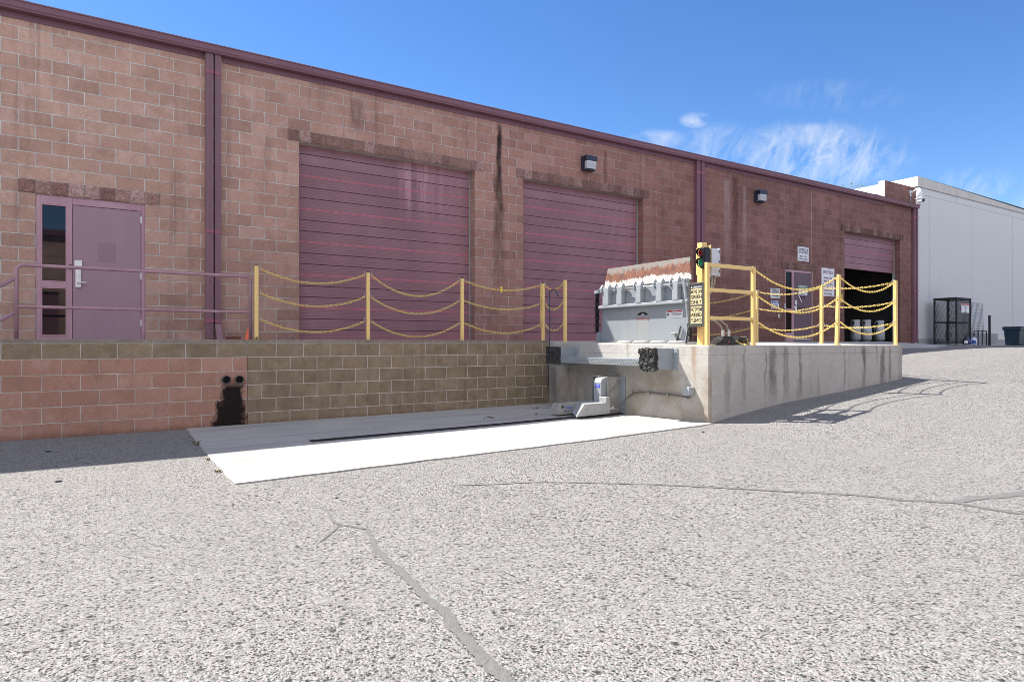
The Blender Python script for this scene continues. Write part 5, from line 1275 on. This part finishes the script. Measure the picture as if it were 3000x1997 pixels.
def litter(x, y, label, seed):
    rnd = random.Random(seed); m = MB()
    for i in range(16):
        px2 = x + rnd.gauss(0, .07); py2 = y + rnd.gauss(0, .07); a = rnd.uniform(0, 6.28); l = rnd.uniform(.015, .05); z = gz(px2, py2) + .018 + rnd.uniform(0, .01)
        d = Vector((math.cos(a), math.sin(a), 0)); q = Vector((-d.y, d.x, .3)); p = Vector((px2, py2, z)); w_ = l * rnd.uniform(.1, .4)
        m.add([p - d * l, p + q * w_, p + d * l, p - q * w_], [(0, 1, 2, 3)])
    tag(m.build('leaf_litter', 'litter', fix=False), label, 'leaf litter', 'dry litter on the pad')
litter(6.0, 8.75, 'dry leaf litter on the pad just left of the restraint', 1)
litter(6.55, 9.4, 'dry leaf litter in the shade near the wall corner', 2)
litter(5.2, 8.9, 'single scatter of dry leaves on the shaded pad', 3)

# ------------------------------------------------------------------ building across the yard (seen mirrored in the door glass)
ob_ = thing('opposite_warehouse', 'block warehouse across the yard, seen only mirrored in the door glass', 'building', (8, -16, -1.3))
holed_wall(-25, 80, -1.4, 5.4, -16.0, -15.8, [(-6, -2, -1.2, 2.6), (6, 10, -1.2, 2.6), (18, 22, -1.2, 2.6)]).build('wall', 'block', ob_)
m = MB()
for a in (-6, 6, 18): m.box(a, a + 4, -15.95, -15.9, -1.25, 2.6)
each(m, 'roller_door', 'roller', ob_); BX('roof', 'trim', ob_, -25, 80, -30, -15.6, 5.4, 5.7)
BX('rear_wall', 'block', ob_, -25, 80, -30, -29.8, -1.4, 4.4)

# ------------------------------------------------------------------ SUN, SKY, CAMERA
D = Vector((.39, -.625, -1)).normalized()
sun = bpy.data.lights.new('sun', 'SUN'); sun.energy = 4.2; sun.angle = R(.53); sun.color = (1.0, .95, .88)
so = bpy.data.objects.new('sun', sun); COL.objects.link(so); so.rotation_euler = D.to_track_quat('-Z', 'Y').to_euler(); so.location = (0, 0, 30)
elev = math.asin(-D.z); az = math.atan2(-D.x, -D.y)      # sky rotation measured from +Y towards +X
W = bpy.data.worlds.new('World'); SC.world = W; W.use_nodes = True
nt = NT.__new__(NT); nt.t = W.node_tree; nt.t.nodes.clear(); t = nt
sk = t.n('ShaderNodeTexSky', sky_type='NISHITA', sun_disc=False, sun_elevation=elev, sun_rotation=az, altitude=1400.0, air_density=1.0, dust_density=.25, ozone_density=2.2)
bw = t.n('ShaderNodeHueSaturation', {'Hue': .506, 'Saturation': 1.24, 'Value': .80, 'Color': sk})
gen = t.n('ShaderNodeTexCoord').outputs['Generated']
# cirrus: direction measured along and across the axis of the yard view (world directions)
dn = t.n('ShaderNodeVectorMath', operation='NORMALIZE'); t.put(dn.inputs[0], gen); X, Y, Z = t.xyz(dn)
fw = t.mth('MAXIMUM', t.mth('ADD', t.mth('MULTIPLY', X, .5343), t.mth('MULTIPLY', Y, .8453)), .05)
u = t.mth('DIVIDE', t.mth('SUBTRACT', t.mth('MULTIPLY', X, .8453), t.mth('MULTIPLY', Y, .5343)), fw); v = t.mth('DIVIDE', Z, fw)
ru = t.mth('ADD', t.mth('MULTIPLY', u, .90), t.mth('MULTIPLY', v, -.45)); rv = t.mth('ADD', t.mth('MULTIPLY', u, .45), t.mth('MULTIPLY', v, .90))
wisp = t.noise(t.vec(t.mth('MULTIPLY', ru, 26.0), t.mth('MULTIPLY', rv, 11.0), 0.0), 1.0, 9, .66, 1.3)
puff = t.noise(t.vec(t.mth('MULTIPLY', u, 14.0), t.mth('MULTIPLY', v, 16.0), 3.0), 1.0, 6, .65, .5)
def blob(cu, cv, su, sv):
    a = t.mth('DIVIDE', t.mth('SUBTRACT', u, cu), su); b = t.mth('DIVIDE', t.mth('SUBTRACT', v, cv), sv)
    d = t.mth('ADD', t.mth('MULTIPLY', a, a), t.mth('MULTIPLY', b, b)); return t.rng(d, 1.0, .05, 0, 1, True)
cl = None
for cu, cv, su, sv, k, src in ((.475, .290, .17, .065, .62, wisp), (.47, .322, .13, .024, .6, puff), (.287, .347, .03, .015, .95, puff), (.22, .316, .07, .02, .45, puff), (.44, .222, .11, .035, .5, puff), (.33, .30, .10, .05, .4, wisp), (.72, .232, .10, .05, .34, wisp), (.80, .20, .08, .04, .4, wisp), (.50, .385, .14, .03, .14, wisp)):
    q = t.mth('MULTIPLY', t.mth('MULTIPLY', blob(cu, cv, su, sv), t.rng(src, .40, .74)), k * 1.25)
    cl = q if cl is None else t.mth('MAXIMUM', cl, q)
back = t.mth('MULTIPLY', t.mth('ADD', t.mth('MULTIPLY', X, .5343), t.mth('MULTIPLY', Y, .8453)), -1.0)
fill_cloud = t.n('ShaderNodeTexNoise', {'Scale': 2.6, 'Detail': 6.0, 'Roughness': .6}); t.put(fill_cloud.inputs['Vector'], dn.outputs[0])
fill_cloud = t.mth('MULTIPLY', t.rng(fill_cloud.outputs[0], .36, .50), t.mth('MULTIPLY', t.rng(back, -.05, .25), t.rng(Z, .16, .30, 0, .5)))  # unseen bright clouds behind the view, added to fill the shaded walls
col = t.mix(t.mth('MINIMUM', cl, .9), bw, (3.3, 3.6, 4.1))
col = t.mix(fill_cloud, col, (10.2, 9.9, 9.6))
bg = t.n('ShaderNodeBackground', {'Color': col, 'Strength': .1}); wo = t.n('ShaderNodeOutputWorld'); t.t.links.new(bg.outputs[0], wo.inputs[0])

cam = bpy.data.cameras.new('camera'); co = bpy.data.objects.new('camera', cam); COL.objects.link(co); SC.camera = co
cam.sensor_width = 36; cam.lens = 1883.5 / 3000 * 36; cam.shift_y = .0023; cam.clip_end = 2000; cam.clip_start = .05
co.location = (0, 0, 0); co.rotation_euler = (R(90), 0, -math.atan2(.5343, .8453))
SC.view_settings.view_transform = 'Standard'; SC.view_settings.look = 'None'; SC.view_settings.exposure = 1.35; SC.view_settings.gamma = 1
SC.cycles.max_bounces = 6
SC.cycles.pixel_filter_type = 'BLACKMAN_HARRIS'; SC.cycles.filter_width = .85
try: SC.cycles.use_denoising = True; SC.cycles.denoising_prefilter = 'ACCURATE'
except Exception: pass
